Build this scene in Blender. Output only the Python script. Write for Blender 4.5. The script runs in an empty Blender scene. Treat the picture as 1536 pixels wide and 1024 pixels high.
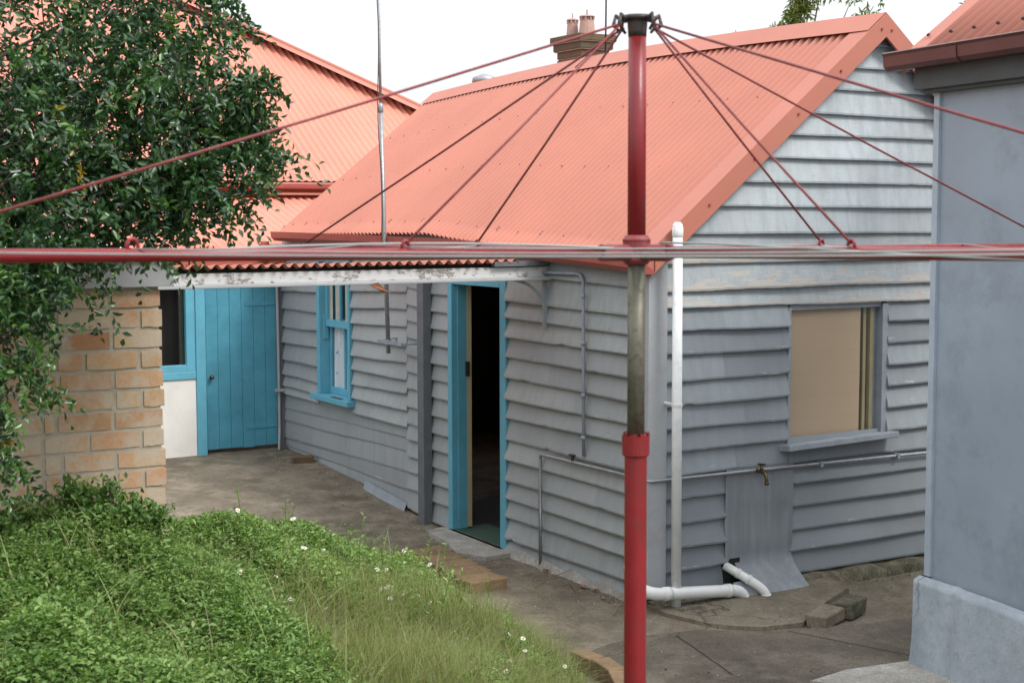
import bpy, math, random
import numpy as np
from mathutils import Vector, Matrix
rnd = random.Random(7)
rng = np.random.default_rng(11)
scene = bpy.context.scene
COL = scene.collection
R = math.radians

# ------------------------------------------------------------------ helpers
class MB:
    def __init__(s):
        s.v = []; s.f = []; s.m = []; s.t = []
    def face(s, idx, mi=0, tone=0.5):
        s.f.append(tuple(idx)); s.m.append(mi); s.t.append(tone)
    def poly(s, pts, mi=0, tone=0.5):
        b = len(s.v); s.v.extend([tuple(p) for p in pts]); s.face(range(b, b+len(pts)), mi, tone)
    def box(s, a, b, mi=0, tone=0.5):
        x0, y0, z0 = [min(p, q) for p, q in zip(a, b)]; x1, y1, z1 = [max(p, q) for p, q in zip(a, b)]
        k = len(s.v)
        s.v += [(x0,y0,z0),(x1,y0,z0),(x1,y1,z0),(x0,y1,z0),(x0,y0,z1),(x1,y0,z1),(x1,y1,z1),(x0,y1,z1)]
        for q in ((0,3,2,1),(4,5,6,7),(0,1,5,4),(1,2,6,5),(2,3,7,6),(3,0,4,7)):
            s.face([k+i for i in q], mi, tone)
    def obox(s, c, ax, ay, az, mi=0, tone=0.5):
        c, ax, ay, az = Vector(c), Vector(ax), Vector(ay), Vector(az); k = len(s.v)
        for dz in (-1, 1):
            for dx, dy in ((-1,-1),(1,-1),(1,1),(-1,1)):
                s.v.append(tuple(c + ax*dx + ay*dy + az*dz))
        for q in ((0,3,2,1),(4,5,6,7),(0,1,5,4),(1,2,6,5),(2,3,7,6),(3,0,4,7)):
            s.face([k+i for i in q], mi, tone)
    def beam(s, a, b, w, h, mi=0, tone=0.5, up=(0,0,1)):
        a, b = Vector(a), Vector(b); d = b-a; L = d.length; d.normalize(); r = d.cross(Vector(up)).normalized(); u = r.cross(d)
        s.obox((a+b)/2, d*L/2, r*w/2, u*h/2, mi, tone)
    def tube(s, pts, r, n=10, mi=0, tone=0.5, cap=True):
        pts = [Vector(p) for p in pts]; rs = r if isinstance(r, (list, tuple)) else [r]*len(pts)
        k0 = len(s.v); N = len(pts); prev = None
        for i, p in enumerate(pts):
            d = (pts[min(i+1, N-1)] - pts[max(i-1, 0)]).normalized()
            if prev is None:
                a = Vector((0,0,1)) if abs(d.z) < .9 else Vector((1,0,0)); u = d.cross(a).normalized()
            else:
                u = (prev - d*prev.dot(d)).normalized()
            prev = u; w = d.cross(u)
            for j in range(n):
                t = 2*math.pi*j/n; s.v.append(tuple(p + (u*math.cos(t)+w*math.sin(t))*rs[i]))
        for i in range(N-1):
            for j in range(n):
                a = k0+i*n+j; b = k0+i*n+(j+1) % n; s.face((a, b, b+n, a+n), mi, tone)
        if cap:
            s.face([k0+j for j in range(n)][::-1], mi, tone); s.face([k0+(N-1)*n+j for j in range(n)], mi, tone)
    def lathe(s, c, prof, n=16, mi=0, tone=0.5):
        s.tube([(c[0], c[1], c[2]+z) for r_, z in prof], [max(r_, 1e-4) for r_, z in prof], n, mi, tone)
    def grid(s, fn, us, vs, mi=0, tone=0.5, skip=None):
        k = len(s.v); nv = len(vs)
        for u in us:
            for v in vs: s.v.append(tuple(fn(u, v)))
        for i in range(len(us)-1):
            for j in range(nv-1):
                if skip and skip((us[i]+us[i+1])/2, (vs[j]+vs[j+1])/2): continue
                a = k+i*nv+j; s.face((a, a+nv, a+nv+1, a+1), mi, tone)
    def build(s, name, mats, parent=None, smooth=False, bevel=0, edge=None):
        me = bpy.data.meshes.new(name); me.from_pydata(s.v, [], s.f)
        if not isinstance(mats, (list, tuple)): mats = [mats]
        for m in mats: me.materials.append(m)
        me.polygons.foreach_set('material_index', s.m)
        at = me.attributes.new('tone', 'FLOAT', 'FACE'); at.data.foreach_set('value', s.t)
        if edge is not None:
            e = me.attributes.new('edge', 'FLOAT', 'POINT'); e.data.foreach_set('value', edge)
        if smooth: me.polygons.foreach_set('use_smooth', [True]*len(s.f))
        me.update()
        o = bpy.data.objects.new(name, me); COL.objects.link(o)
        if parent is not None: o.parent = parent; o.matrix_parent_inverse = Matrix.Translation(-Vector(parent.location)) if parent.type == 'EMPTY' else Matrix.Identity(4)
        if bevel:
            b = o.modifiers.new('bevel', 'BEVEL'); b.width = bevel; b.segments = 2; b.limit_method = 'ANGLE'
        return o

def npmesh(name, V, F, mats, parent=None, tone=None, smooth=False, mi=None):
    """V (n,3), F (m,k) arrays -> one mesh"""
    me = bpy.data.meshes.new(name); n, m, k = len(V), len(F), F.shape[1]
    me.vertices.add(n); me.vertices.foreach_set('co', V.astype(np.float32).ravel())
    me.loops.add(m*k); me.loops.foreach_set('vertex_index', F.astype(np.int32).ravel())
    me.polygons.add(m); me.polygons.foreach_set('loop_start', np.arange(0, m*k, k, dtype=np.int32))
    if not isinstance(mats, (list, tuple)): mats = [mats]
    for x in mats: me.materials.append(x)
    if mi is not None: me.polygons.foreach_set('material_index', mi.astype(np.int32))
    me.update(calc_edges=True); me.validate()
    if tone is not None:
        at = me.attributes.new('tone', 'FLOAT', 'FACE'); at.data.foreach_set('value', tone.astype(np.float32))
    if smooth: me.polygons.foreach_set('use_smooth', np.ones(m, dtype=bool))
    o = bpy.data.objects.new(name, me); COL.objects.link(o)
    if parent is not None: o.parent = parent; o.matrix_parent_inverse = Matrix.Translation(-Vector(parent.location)) if parent.type == 'EMPTY' else Matrix.Identity(4)
    return o

def absorb(a, b):
    """fold mesh b into mesh a as a further material slot"""
    import bmesh
    k = len(a.data.materials); off = a.matrix_world.inverted() if a.parent is None else Matrix.Identity(4)
    bm = bmesh.new(); bm.from_mesh(a.data); n = len(bm.faces); bm.from_mesh(b.data); bm.faces.ensure_lookup_table()
    for q in bm.faces[n:]: q.material_index = k
    a.data.materials.append(b.data.materials[0]); bm.to_mesh(a.data); bm.free(); bpy.data.objects.remove(b)
def thing(name, label, cat, loc, group=None):
    o = bpy.data.objects.new(name, None); COL.objects.link(o); o.location = loc
    o.empty_display_size = .2
    return tag(o, label, cat, group)
def tag(o, label, cat, group=None):
    o['label'] = label; o['category'] = cat
    if group: o['group'] = group
    return o
def struct(o, kind='structure'):
    o['kind'] = kind; return o

def lerp(a, b, t): return a + (b-a)*t
def smooth01(t):
    t = np.clip(t, 0, 1); return t*t*(3-2*t)

# ------------------------------------------------------------------ materials
class NT:
    def __init__(s, name):
        s.mat = bpy.data.materials.new(name); s.mat.use_nodes = True
        s.t = s.mat.node_tree; s.n = s.t.nodes; s.l = s.t.links
        s.b = s.n['Principled BSDF']; s.out = s.n['Material Output']
        s.co = s.n.new('ShaderNodeTexCoord').outputs['Object']
    def link(s, a, b): s.l.new(a, b)
    def mapping(s, scale=(1,1,1), rot=(0,0,0)):
        m = s.n.new('ShaderNodeMapping'); m.inputs['Scale'].default_value = scale; m.inputs['Rotation'].default_value = rot
        s.link(s.co, m.inputs['Vector']); return m.outputs[0]
    def noise(s, scale, detail=4, rough=.6, vec=None, stretch=None):
        n = s.n.new('ShaderNodeTexNoise'); n.inputs['Scale'].default_value = scale; n.inputs['Detail'].default_value = detail
        n.inputs['Roughness'].default_value = rough
        s.link(vec if vec is not None else (s.mapping(stretch) if stretch else s.co), n.inputs['Vector'])
        return n.outputs['Fac']
    def ramp(s, fac, stops):
        r = s.n.new('ShaderNodeValToRGB'); e = r.color_ramp.elements
        while len(e) < len(stops): e.new(.5)
        for i, (p, c) in enumerate(stops):
            e[i].position = p; e[i].color = (c, c, c, 1) if not isinstance(c, (tuple, list)) else (*c, 1)
        s.link(fac, r.inputs[0]); return r.outputs[0]
    def mix(s, fac, a, b, mode='MIX'):
        m = s.n.new('ShaderNodeMix'); m.data_type = 'RGBA'; m.blend_type = mode
        for sock, val in ((m.inputs['Factor'], fac), (m.inputs[6], a), (m.inputs[7], b)):
            if isinstance(val, (int, float)): sock.default_value = val
            elif isinstance(val, (tuple, list)): sock.default_value = (*val, 1)
            else: s.link(val, sock)
        return m.outputs[2]
    def math(s, op, a, b=0.0):
        m = s.n.new('ShaderNodeMath'); m.operation = op
        for sock, val in ((m.inputs[0], a), (m.inputs[1], b)):
            if isinstance(val, (int, float)): sock.default_value = val
            else: s.link(val, sock)
        return m.outputs[0]
    def attr(s, name):
        a = s.n.new('ShaderNodeAttribute'); a.attribute_name = name; return a.outputs['Fac']
    def bump(s, h, strength=.3, dist=.01):
        b = s.n.new('ShaderNodeBump'); b.inputs['Strength'].default_value = strength; b.inputs['Distance'].default_value = dist
        s.link(h, b.inputs['Height']); s.link(b.outputs[0], s.b.inputs['Normal'])
    def set(s, color=None, rough=None, metal=None, spec=None):
        for k, v in (('Base Color', color), ('Roughness', rough), ('Metallic', metal), ('Specular IOR Level', spec)):
            if v is None: continue
            if isinstance(v, (int, float)): s.b.inputs[k].default_value = v
            elif isinstance(v, (tuple, list)): s.b.inputs[k].default_value = (*v, 1)
            else: s.link(v, s.b.inputs[k])
        return s.mat

def sc(c, k): return tuple(min(1, x*k) for x in c)

def paint(name, col, rough=.5, var=.18, scale=6, dirt=None, dirt_amt=.3, bump=.08, spec=.4, fine=60):
    n = NT(name)
    a = n.noise(scale, 6, .65); b = n.noise(fine, 3, .6)
    c = n.mix(n.ramp(a, [(.3, 0), (.7, 1)]), sc(col, 1-var), sc(col, 1+var*.6))
    if dirt:
        d = n.noise(scale*1.7+.3, 8, .75)
        c = n.mix(n.math('MULTIPLY', n.ramp(d, [(.5, 0), (.72, 1)]), dirt_amt), c, dirt)
    n.bump(b, bump, .004)
    r = n.math('ADD', n.math('MULTIPLY', a, .25), rough-.12)
    return n.set(c, r, 0, spec)

def boards_mat(name, col, axis, peel=.5, lo=.86, hi=1.14, wood=(.30,.285,.265), dark=(.07,.065,.06)):
    """flaking paint on weatherboards; axis = direction the boards run in"""
    n = NT(name)
    st = (1.2, 9, 9) if axis == 'x' else (9, 1.2, 9)
    grain = n.noise(14, 6, .7, stretch=(.6, 14, 14) if axis == 'x' else (14, .6, 14))
    streak = n.noise(3.2, 5, .65, stretch=(5, 5, .35))
    big = n.noise(.9, 3, .5)
    t = n.attr('tone'); e = n.attr('edge')
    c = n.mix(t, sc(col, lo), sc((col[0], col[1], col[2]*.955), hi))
    c = n.mix(n.math('MULTIPLY', n.ramp(streak, [(.36, 1), (.62, 0)]), .34), c, sc(col, .68))
    c = n.mix(n.math('MULTIPLY', n.ramp(big, [(.45, 0), (.75, 1)]), .35), c, sc((col[0]*1.02, col[1], col[2]*.96), 1.22))
    c = n.mix(n.math('MULTIPLY', n.ramp(grain, [(.52, 0), (.66, 1)]), .22), c, sc(col, .7))
    # paint gone along the lower lap edge, in patches
    p1 = n.noise(2.6, 3, .6, stretch=st)
    p2 = n.noise(22, 5, .75, stretch=(.5, 1.6, 1.6) if axis == 'x' else (1.6, .5, 1.6))
    val = n.math('ADD', n.math('MULTIPLY', p1, .55), n.math('MULTIPLY', p2, .5))
    val = n.math('ADD', val, n.math('MULTIPLY', e, .16))
    mask = n.ramp(val, [(.745-.1*peel, 0), (.775-.1*peel, 1)])
    w = n.mix(grain, wood, sc(wood, 1.7)); w = n.mix(n.ramp(p2, [(.62, 0), (.8, 1)]), w, dark)
    c = n.mix(mask, c, w)
    h = n.math('ADD', n.math('MULTIPLY', grain, .5), n.math('MULTIPLY', mask, -.7))
    n.bump(h, .35, .006)
    return n.set(c, n.math('ADD', .5, n.math('MULTIPLY', mask, .35)), 0, .35)

def sheet_mat(name, col, rough=.42, var=.1, dirt=(.28,.16,.12)):
    n = NT(name)
    a = n.noise(1.1, 4, .6); b = n.noise(5, 6, .7); f = n.noise(90, 2, .5)
    c = n.mix(n.ramp(a, [(.3, 0), (.7, 1)]), sc(col, 1-var), sc(col, 1+var))
    c = n.mix(n.math('MULTIPLY', n.ramp(b, [(.55, 0), (.75, 1)]), .25), c, dirt)
    c = n.mix(n.math('MULTIPLY', n.attr('tone'), .55), c, sc((col[0], col[1]*1.08, col[2]*1.08), 1.28))  # tone also lightens rib tops, standing in for light on them
    n.bump(f, .04, .002)
    return n.set(c, n.math('ADD', rough, n.math('MULTIPLY', b, .15)), 0, .4)

def concrete_mat(name, col, dark, light, moss=None, sc_=1.0, rough=.85, fleck=.6):
    n = NT(name)
    a = n.noise(.7*sc_, 6, .7); b = n.noise(3.1*sc_, 7, .72); f = n.noise(70, 4, .7); g = n.noise(190, 2, .5); mid = n.noise(14*sc_, 5, .7)
    c = n.mix(n.ramp(a, [(.40, 0), (.60, 1)]), dark, col)
    c = n.mix(n.math('MULTIPLY', n.ramp(b, [(.46, 0), (.62, 1)]), .65), c, light)
    c = n.mix(n.math('MULTIPLY', n.ramp(mid, [(.5, 0), (.68, 1)]), .45), c, sc(dark, .75))
    c = n.mix(n.math('MULTIPLY', n.ramp(f, [(.42, 0), (.6, 1)]), .42 if fleck > .1 else .1), c, sc(dark, .6))
    c = n.mix(n.math('MULTIPLY', n.ramp(g, [(.62, 0), (.68, 1)]), fleck), c, sc(light, 1.5))
    if moss:
        m = n.noise(1.6, 6, .75); c = n.mix(n.math('MULTIPLY', n.ramp(m, [(.5, 0), (.66, 1)]), .55), c, moss)
    v = n.n.new('ShaderNodeTexVoronoi'); v.feature = 'DISTANCE_TO_EDGE'; v.inputs['Scale'].default_value = .75
    wv = n.n.new('ShaderNodeVectorMath'); wv.operation = 'ADD'
    wn = n.n.new('ShaderNodeTexNoise'); wn.inputs['Scale'].default_value = 2.5; wn.inputs['Detail'].default_value = 6
    n.link(n.co, wn.inputs['Vector'])
    sclv = n.n.new('ShaderNodeVectorMath'); sclv.operation = 'SCALE'; sclv.inputs['Scale'].default_value = .5
    n.link(wn.outputs['Color'], sclv.inputs[0]); n.link(n.co, wv.inputs[0]); n.link(sclv.outputs[0], wv.inputs[1])
    n.link(wv.outputs[0], v.inputs['Vector'])
    crack = n.ramp(v.outputs['Distance'], [(.0, 1), (.009, 0)])
    crack = n.math('MULTIPLY', crack, n.ramp(n.noise(.9, 2, .5), [(.5, 0), (.6, 1)]))
    c = n.mix(n.math('MULTIPLY', crack, .75), c, sc(dark, .35))
    h = n.math('ADD', n.math('MULTIPLY', f, .6), n.math('MULTIPLY', b, 1.2)); h = n.math('SUBTRACT', h, crack)
    n.bump(h, .5, .01)
    return n.set(c, rough, 0, .3)

def foliage_mat(name, stops, rough=.4, trans=.22, spec=.5):
    n = NT(name)
    c = n.ramp(n.attr('tone'), stops)
    c = n.mix(n.math('MULTIPLY', n.noise(3.0, 3, .6), .35), c, n.mix(1.0, c, (.62, .66, .5), 'MULTIPLY'))
    n.set(c, rough, 0, spec)
    tr = n.n.new('ShaderNodeBsdfTranslucent'); n.link(n.mix(1.0, c, (1.1, 1.25, .5), 'MULTIPLY'), tr.inputs['Color'])
    mx = n.n.new('ShaderNodeMixShader'); mx.inputs[0].default_value = trans
    n.link(n.b.outputs[0], mx.inputs[1]); n.link(tr.outputs[0], mx.inputs[2]); n.link(mx.outputs[0], n.out.inputs['Surface'])
    return n.mat

def metal_mat(name, col, rough=.45, metal=.6, var=.25, spots=None):
    n = NT(name); a = n.noise(9, 5, .7); b = n.noise(40, 4, .7)
    c = n.mix(n.ramp(a, [(.3, 0), (.7, 1)]), sc(col, 1-var), sc(col, 1+var*.5))
    if spots: c = n.mix(n.math('MULTIPLY', n.ramp(b, [(.52, 0), (.66, 1)]), .7), c, spots)
    n.bump(b, .12, .003)
    return n.set(c, n.math('ADD', rough-.1, n.math('MULTIPLY', b, .25)), metal, .5)

GREY_F = (.30, .322, .338); GREY_G = (.245, .273, .298)
M = {}
M['facade'] = boards_mat('grey_weatherboard_paint', GREY_F, 'y', .04)
M['gable'] = boards_mat('blue_grey_weatherboard_paint', GREY_G, 'x', .06, .74, 1.95)  # wide tone range carries the light-to-shade fall painted down the gable
M['trim_grey'] = paint('grey_trim_paint', (.27, .30, .335), .55, .2, 7, (.2,.19,.17), .4, .12)
M['trim_dark'] = paint('dark_grey_trim_paint', (.13, .14, .155), .55, .2, 7, (.1,.09,.08), .4, .12)
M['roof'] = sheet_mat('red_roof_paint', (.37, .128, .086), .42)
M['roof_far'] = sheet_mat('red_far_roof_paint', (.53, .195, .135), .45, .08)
M['flash'] = sheet_mat('red_flashing_paint', (.40, .138, .095), .5, .08)
M['gutter_red'] = paint('dull_red_gutter_paint', (.34, .085, .068), .45, .15, 5, (.1,.05,.04), .3)
M['maroon'] = paint('maroon_gutter_paint', (.115, .038, .034), .4, .2, 5, (.06,.03,.03), .4)
M['red_wall'] = paint('red_wall_paint', (.42, .105, .075), .6, .12, 4, (.25,.1,.08), .3)
M['blue'] = paint('turquoise_paint', (.115, .365, .48), .45, .12, 5, (.16,.26,.28), .35, .1)
M['blue_door'] = paint('turquoise_door_paint', (.078, .30, .405), .5, .16, 3.5, (.04,.14,.18), .3, .12)
M['cream'] = paint('cream_paint', (.33, .275, .16), .5, .12, 6, (.2,.16,.1), .3)
M['white_panel'] = paint('white_sheet_paint', (.72, .70, .66), .6, .06, 3, (.5,.45,.38), .25, .06)
M['white_peel'] = None
M['pvc'] = paint('white_plastic_pipe', (.72, .72, .70), .35, .05, 8, (.4,.38,.32), .35, .03, .5)
M['pvc_grey'] = paint('painted_vent_pipe', (.70, .71, .71), .4, .06, 7, (.35,.36,.36), .35, .04, .5)
M['red'] = paint('glossy_red_paint', (.215, .012, .016), .33, .14, 9, (.10,.03,.025), .6, .10, .5)
M['red_worn'] = paint('worn_red_paint', (.19, .028, .03), .5, .3, 14, (.25,.13,.11), .5, .15, .45)
M['galv'] = metal_mat('weathered_steel_tube', (.15, .145, .11), .5, .55, .3, (.075, .07, .045))
M['galv_light'] = metal_mat('galvanised_steel', (.33, .34, .36), .45, .6, .2, (.22, .21, .2))
M['wire'] = paint('grey_plastic_wire', (.30, .32, .31), .5, .1, 8)
M['iron'] = metal_mat('dark_iron', (.06, .05, .05), .5, .5, .3, (.12, .05, .03))
M['brass'] = metal_mat('old_brass', (.14, .10, .05), .4, .8, .3, (.05, .05, .04))
M['black'] = paint('black_hole', (.012, .012, .012), .9, .1, 3)
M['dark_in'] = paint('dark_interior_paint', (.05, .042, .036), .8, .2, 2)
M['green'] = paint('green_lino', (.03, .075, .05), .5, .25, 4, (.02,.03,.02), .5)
M['blind'] = None
M['brick_edge'] = None
M['fascia_grey'] = paint('pale_grey_fascia_paint', (.36, .37, .385), .6, .1, 3, (.2,.2,.19), .35, .06)
M['concrete'] = concrete_mat('old_concrete', (.215, .178, .132), (.10, .082, .058), (.315, .268, .205), (.06, .062, .034))
M['concrete_b'] = concrete_mat('dark_concrete_slab', (.135, .113, .086), (.065, .055, .041), (.20, .172, .135), None, .8)
M['concrete_l'] = concrete_mat('pale_concrete', (.36, .345, .31), (.24, .22, .19), (.5, .48, .44), None, 1.5)
M['mossy'] = concrete_mat('mossy_footing', (.14, .12, .075), (.05, .048, .03), (.26, .23, .17), (.045, .05, .02), 3)
M['soil'] = concrete_mat('dark_soil', (.045, .04, .028), (.03, .025, .018), (.06, .055, .04), (.03, .04, .015), 2)
def crack_paint():
    n = NT('cracked_blue_grey_sheet_paint'); a = n.noise(1.6, 6, .65); b = n.noise(60, 3, .6); d = n.noise(7, 6, .75); st_ = n.noise(3, 5, .65, stretch=(4, 4, .3))
    col = (.285, .34, .405); c = n.mix(n.ramp(a, [(.3, 0), (.7, 1)]), sc(col, .9), sc(col, 1.06)); c = n.mix(n.math('MULTIPLY', n.ramp(st_, [(.5, 0), (.7, 1)]), .18), c, sc(col, .72)); c = n.mix(n.math('MULTIPLY', n.ramp(d, [(.62, 0), (.74, 1)]), .35), c, (.20, .225, .25))
    v = n.n.new('ShaderNodeTexVoronoi'); v.feature = 'DISTANCE_TO_EDGE'; v.inputs['Scale'].default_value = .9
    wn = n.n.new('ShaderNodeTexNoise'); wn.inputs['Scale'].default_value = 4; wn.inputs['Detail'].default_value = 6; n.link(n.co, wn.inputs['Vector'])
    m1 = n.n.new('ShaderNodeVectorMath'); m1.operation = 'SCALE'; m1.inputs['Scale'].default_value = .3; n.link(wn.outputs['Color'], m1.inputs[0])
    m2 = n.n.new('ShaderNodeVectorMath'); m2.operation = 'ADD'; n.link(n.co, m2.inputs[0]); n.link(m1.outputs[0], m2.inputs[1]); n.link(m2.outputs[0], v.inputs['Vector'])
    k = n.math('MULTIPLY', n.ramp(v.outputs['Distance'], [(0, 1), (.005, 0)]), n.ramp(n.noise(1.3, 2, .5), [(.42, 0), (.5, 1)]))
    c = n.mix(n.math('MULTIPLY', k, .6), c, (.1, .12, .14)); n.bump(n.math('SUBTRACT', n.math('MULTIPLY', b, .3), k), .25, .006)
    return n.set(c, .5, 0, .4)
M['fibro'] = crack_paint()
M['plinth'] = concrete_mat('painted_render', (.38, .43, .48), (.29, .335, .38), (.45, .49, .54), None, 1.3, .7, .05)
M['fibro'] = paint('blue_grey_sheet_paint', (.285, .34, .405), .5, .1, 1.6, (.17,.2,.235), .55, .05)
M['fibro_trim'] = paint('blue_grey_batten_paint', (.38, .44, .51), .5, .1, 4, (.15,.17,.2), .3, .06)
M['fascia_dark'] = paint('weathered_shaded_fascia_paint', (.07, .085, .088), .6, .25, 6, (.07,.08,.07), .5, .12)  # base colour lowered to paint in the shade under the overhang
M['bark'] = paint('brown_bark', (.085, .07, .05), .85, .35, 12, (.04,.035,.025), .5, .5)
M['twig'] = paint('dry_twig', (.21, .155, .10), .8, .25, 12)
M['dead_leaf'] = paint('dead_leaf', (.26, .10, .045), .7, .25, 20)
M['galv_sheet'] = None
M['zinc_roof'] = sheet_mat('pale_zinc_roof', (.6, .6, .62), .4, .1, (.4,.38,.36))
M['terracotta'] = paint('terracotta_pot', (.42, .27, .22), .7, .2, 8, (.3,.28,.26), .4, .1)

def make_special():
    # sheet metal patch: grey paint with pale vertical streaks
    n = NT('streaky_grey_sheet'); a = n.noise(5, 4, .6, stretch=(4, 4, .3)); b = n.noise(3, 5, .6)
    c = n.mix(n.ramp(a, [(.45, 0), (.75, 1)]), (.20, .22, .24), (.27, .285, .30))
    c = n.mix(n.math('MULTIPLY', n.ramp(b, [(.5, 0), (.7, 1)]), .4), c, (.14, .15, .16)); n.bump(b, .2, .01)
    M['galv_sheet'] = n.set(c, .55, 0, .35)
    # flaking white paint
    n = NT('flaking_white_paint'); a = n.noise(5, 6, .8, stretch=(1, 1, 2.2)); b = n.noise(26, 5, .7)
    v = n.math('ADD', n.math('MULTIPLY', a, .7), n.math('MULTIPLY', b, .35))
    m = n.ramp(v, [(.545, 0), (.59, 1)])
    c = n.mix(m, n.mix(b, (.46, .46, .45), (.60, .60, .585)), n.mix(b, (.16, .13, .10), (.34, .31, .27)))
    n.bump(n.math('MULTIPLY', m, -1), .6, .006); M['white_peel'] = n.set(c, .65, 0, .3)
    # roller blind behind glass: faint horizontal bands, cloth colour
    n = NT('beige_blind_cloth'); a = n.noise(1.2, 3, .5); w = n.noise(200, 2, .5, stretch=(.2, .2, 1))
    c = n.mix(a, (.45, .325, .22), (.51, .37, .255)); c = n.mix(n.math('MULTIPLY', w, .12), c, (.3, .22, .15))
    M['blind'] = n.set(c, .75, 0, .25)
    # bricks: tone picks each brick's colour, mortar smeared over
    n = NT('salvaged_clay_brick')
    c = n.ramp(n.attr('tone'), [(.0, (.49, .325, .19)), (.35, (.52, .325, .19)), (.6, (.46, .25, .145)), (.8, (.52, .37, .22)), (1, (.38, .18, .095))])
    a = n.noise(11, 6, .75); b = n.noise(60, 4, .7); d = n.noise(5, 5, .7)
    c = n.mix(n.math('MULTIPLY', n.ramp(b, [(.4, 0), (.7, 1)]), .35), c, n.mix(1, c, (.6, .55, .5), 'MULTIPLY'))
    c = n.mix(n.math('MULTIPLY', n.ramp(d, [(.42, 0), (.58, 1)]), .8), c, (.47, .405, .32))
    c = n.mix(n.math('MULTIPLY', n.ramp(a, [(.66, 0), (.72, 1)]), .8), c, (.10, .075, .06))
    n.bump(n.math('ADD', n.math('MULTIPLY', a, .6), n.math('MULTIPLY', b, .5)), .6, .006)
    M['brick'] = n.set(c, .85, 0, .2)
    n = NT('grey_lime_mortar'); a = n.noise(12, 5, .7); b = n.noise(70, 4, .7)
    c = n.mix(n.ramp(a, [(.3, 0), (.7, 1)]), (.34, .30, .24), (.46, .405, .32)); n.bump(b, .5, .006)
    M['mortar'] = n.set(c, .9, 0, .2)
    n = NT('dark_sooty_brick')
    c = n.ramp(n.attr('tone'), [(0, (.10, .085, .06)), (.5, (.14, .095, .06)), (1, (.08, .07, .055))]); a = n.noise(9, 6, .75)
    c = n.mix(n.math('MULTIPLY', n.ramp(a, [(.5, 0), (.65, 1)]), .7), c, (.075, .07, .055)); n.bump(a, .5, .01)
    M['dark_brick'] = n.set(c, .9, 0, .2)
    n = NT('worn_terracotta_paver'); a = n.noise(5, 6, .7); b = n.noise(45, 4, .7)
    c = n.mix(n.ramp(a, [(.35, 0), (.68, 1)]), (.15, .105, .062), (.30, .19, .105)); c = n.mix(n.math('MULTIPLY', b, .35), c, (.1, .08, .06))
    n.bump(b, .4, .005); M['paver'] = n.set(c, .85, 0, .2)
    n = NT('window_glass'); n.set((.02, .02, .02), .05, 0, .5)
    gl = n.n.new('ShaderNodeBsdfGlossy'); gl.inputs['Roughness'].default_value = .03
    tr = n.n.new('ShaderNodeBsdfTransparent'); tr.inputs['Color'].default_value = (.93, .95, .95, 1)
    fr = n.n.new('ShaderNodeFresnel'); fr.inputs['IOR'].default_value = 1.35
    ge = n.n.new('ShaderNodeNewGeometry'); mx = n.n.new('ShaderNodeMixShader'); n.link(n.math('MULTIPLY', fr.outputs[0], n.math('SUBTRACT', 1.0, ge.outputs['Backfacing'])), mx.inputs[0]); n.link(tr.outputs[0], mx.inputs[1]); n.link(gl.outputs[0], mx.inputs[2])
    n.link(mx.outputs[0], n.out.inputs['Surface']); M['glass'] = n.mat
    n = NT('lace_curtain_cloth'); a = n.noise(16, 2, .5); b = n.noise(16.7, 2, .5, stretch=(1.1, 1.2, 1))
    c = n.mix(n.ramp(a, [(.66, 0), (.68, 1)]), (.62, .64, .68), (.16, .30, .55)); c = n.mix(n.ramp(b, [(.68, 0), (.7, 1)]), c, (.62, .52, .2))
    M['lace'] = n.set(c, .8, 0, .2)
    M['curtain'] = paint('faded_curtain_cloth', (.52, .47, .38), .85, .2, 8)
make_special()
M['leaf'] = foliage_mat('glossy_tree_leaf', [(0, (.010, .036, .014)), (.45, (.036, .095, .036)), (.75, (.085, .185, .045)), (.93, (.085, .19, .03)), (1, (.42, .30, .03))], .30, .22, .7)
M['herb'] = foliage_mat('ground_cover_leaf', [(0, (.055, .125, .022)), (.35, (.14, .245, .062)), (.7, (.24, .36, .115)), (1, (.36, .45, .18))], .5, .3, .35)
M['grass'] = foliage_mat('grass_blade', [(0, (.13, .20, .045)), (.35, (.22, .29, .075)), (.6, (.25, .225, .11)), (.8, (.275, .215, .135)), (1, (.28, .36, .13))], .55, .3, .3)
M['gum_leaf'] = foliage_mat('gum_leaf', [(0, (.07, .115, .03)), (.5, (.14, .19, .045)), (1, (.24, .26, .06))], .5, .35, .3)
M['petal'] = paint('white_petal', (.8, .78, .76), .6, .05, 8)
M['yolk'] = paint('yellow_flower_centre', (.55, .36, .04), .7, .1, 8)

# ------------------------------------------------------------------ camera
F_PX = 2212.866; yaw, pit, rol = R(59.502), R(-4.807), R(-.116)
CAM = Vector((-5.729, -7.916, 2.6))
f = Vector((math.cos(pit)*math.cos(yaw), math.cos(pit)*math.sin(yaw), math.sin(pit)))
r = Vector((math.sin(yaw), -math.cos(yaw), 0)); u = r.cross(f)
r2 = r*math.cos(rol) + u*math.sin(rol); u2 = -r*math.sin(rol) + u*math.cos(rol)
cam = bpy.data.objects.new('camera', bpy.data.cameras.new('camera')); COL.objects.link(cam)
cam.matrix_world = Matrix(((r2.x, u2.x, -f.x, CAM.x), (r2.y, u2.y, -f.y, CAM.y), (r2.z, u2.z, -f.z, CAM.z), (0, 0, 0, 1)))
cd = cam.data; cd.sensor_width = 36; cd.lens = 36*F_PX/1536; cd.clip_start = .1; cd.clip_end = 2000
cd.dof.use_dof = True; cd.dof.focus_distance = 9.6; cd.dof.aperture_fstop = 6.5
scene.camera = cam
FW = Vector((math.cos(yaw), math.sin(yaw), 0)); RT = Vector((math.sin(yaw), -math.cos(yaw), 0))
def plan(l, d, z=0): p = Vector((CAM.x, CAM.y, 0)) + RT*l + FW*d; return Vector((p.x, p.y, z))

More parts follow.
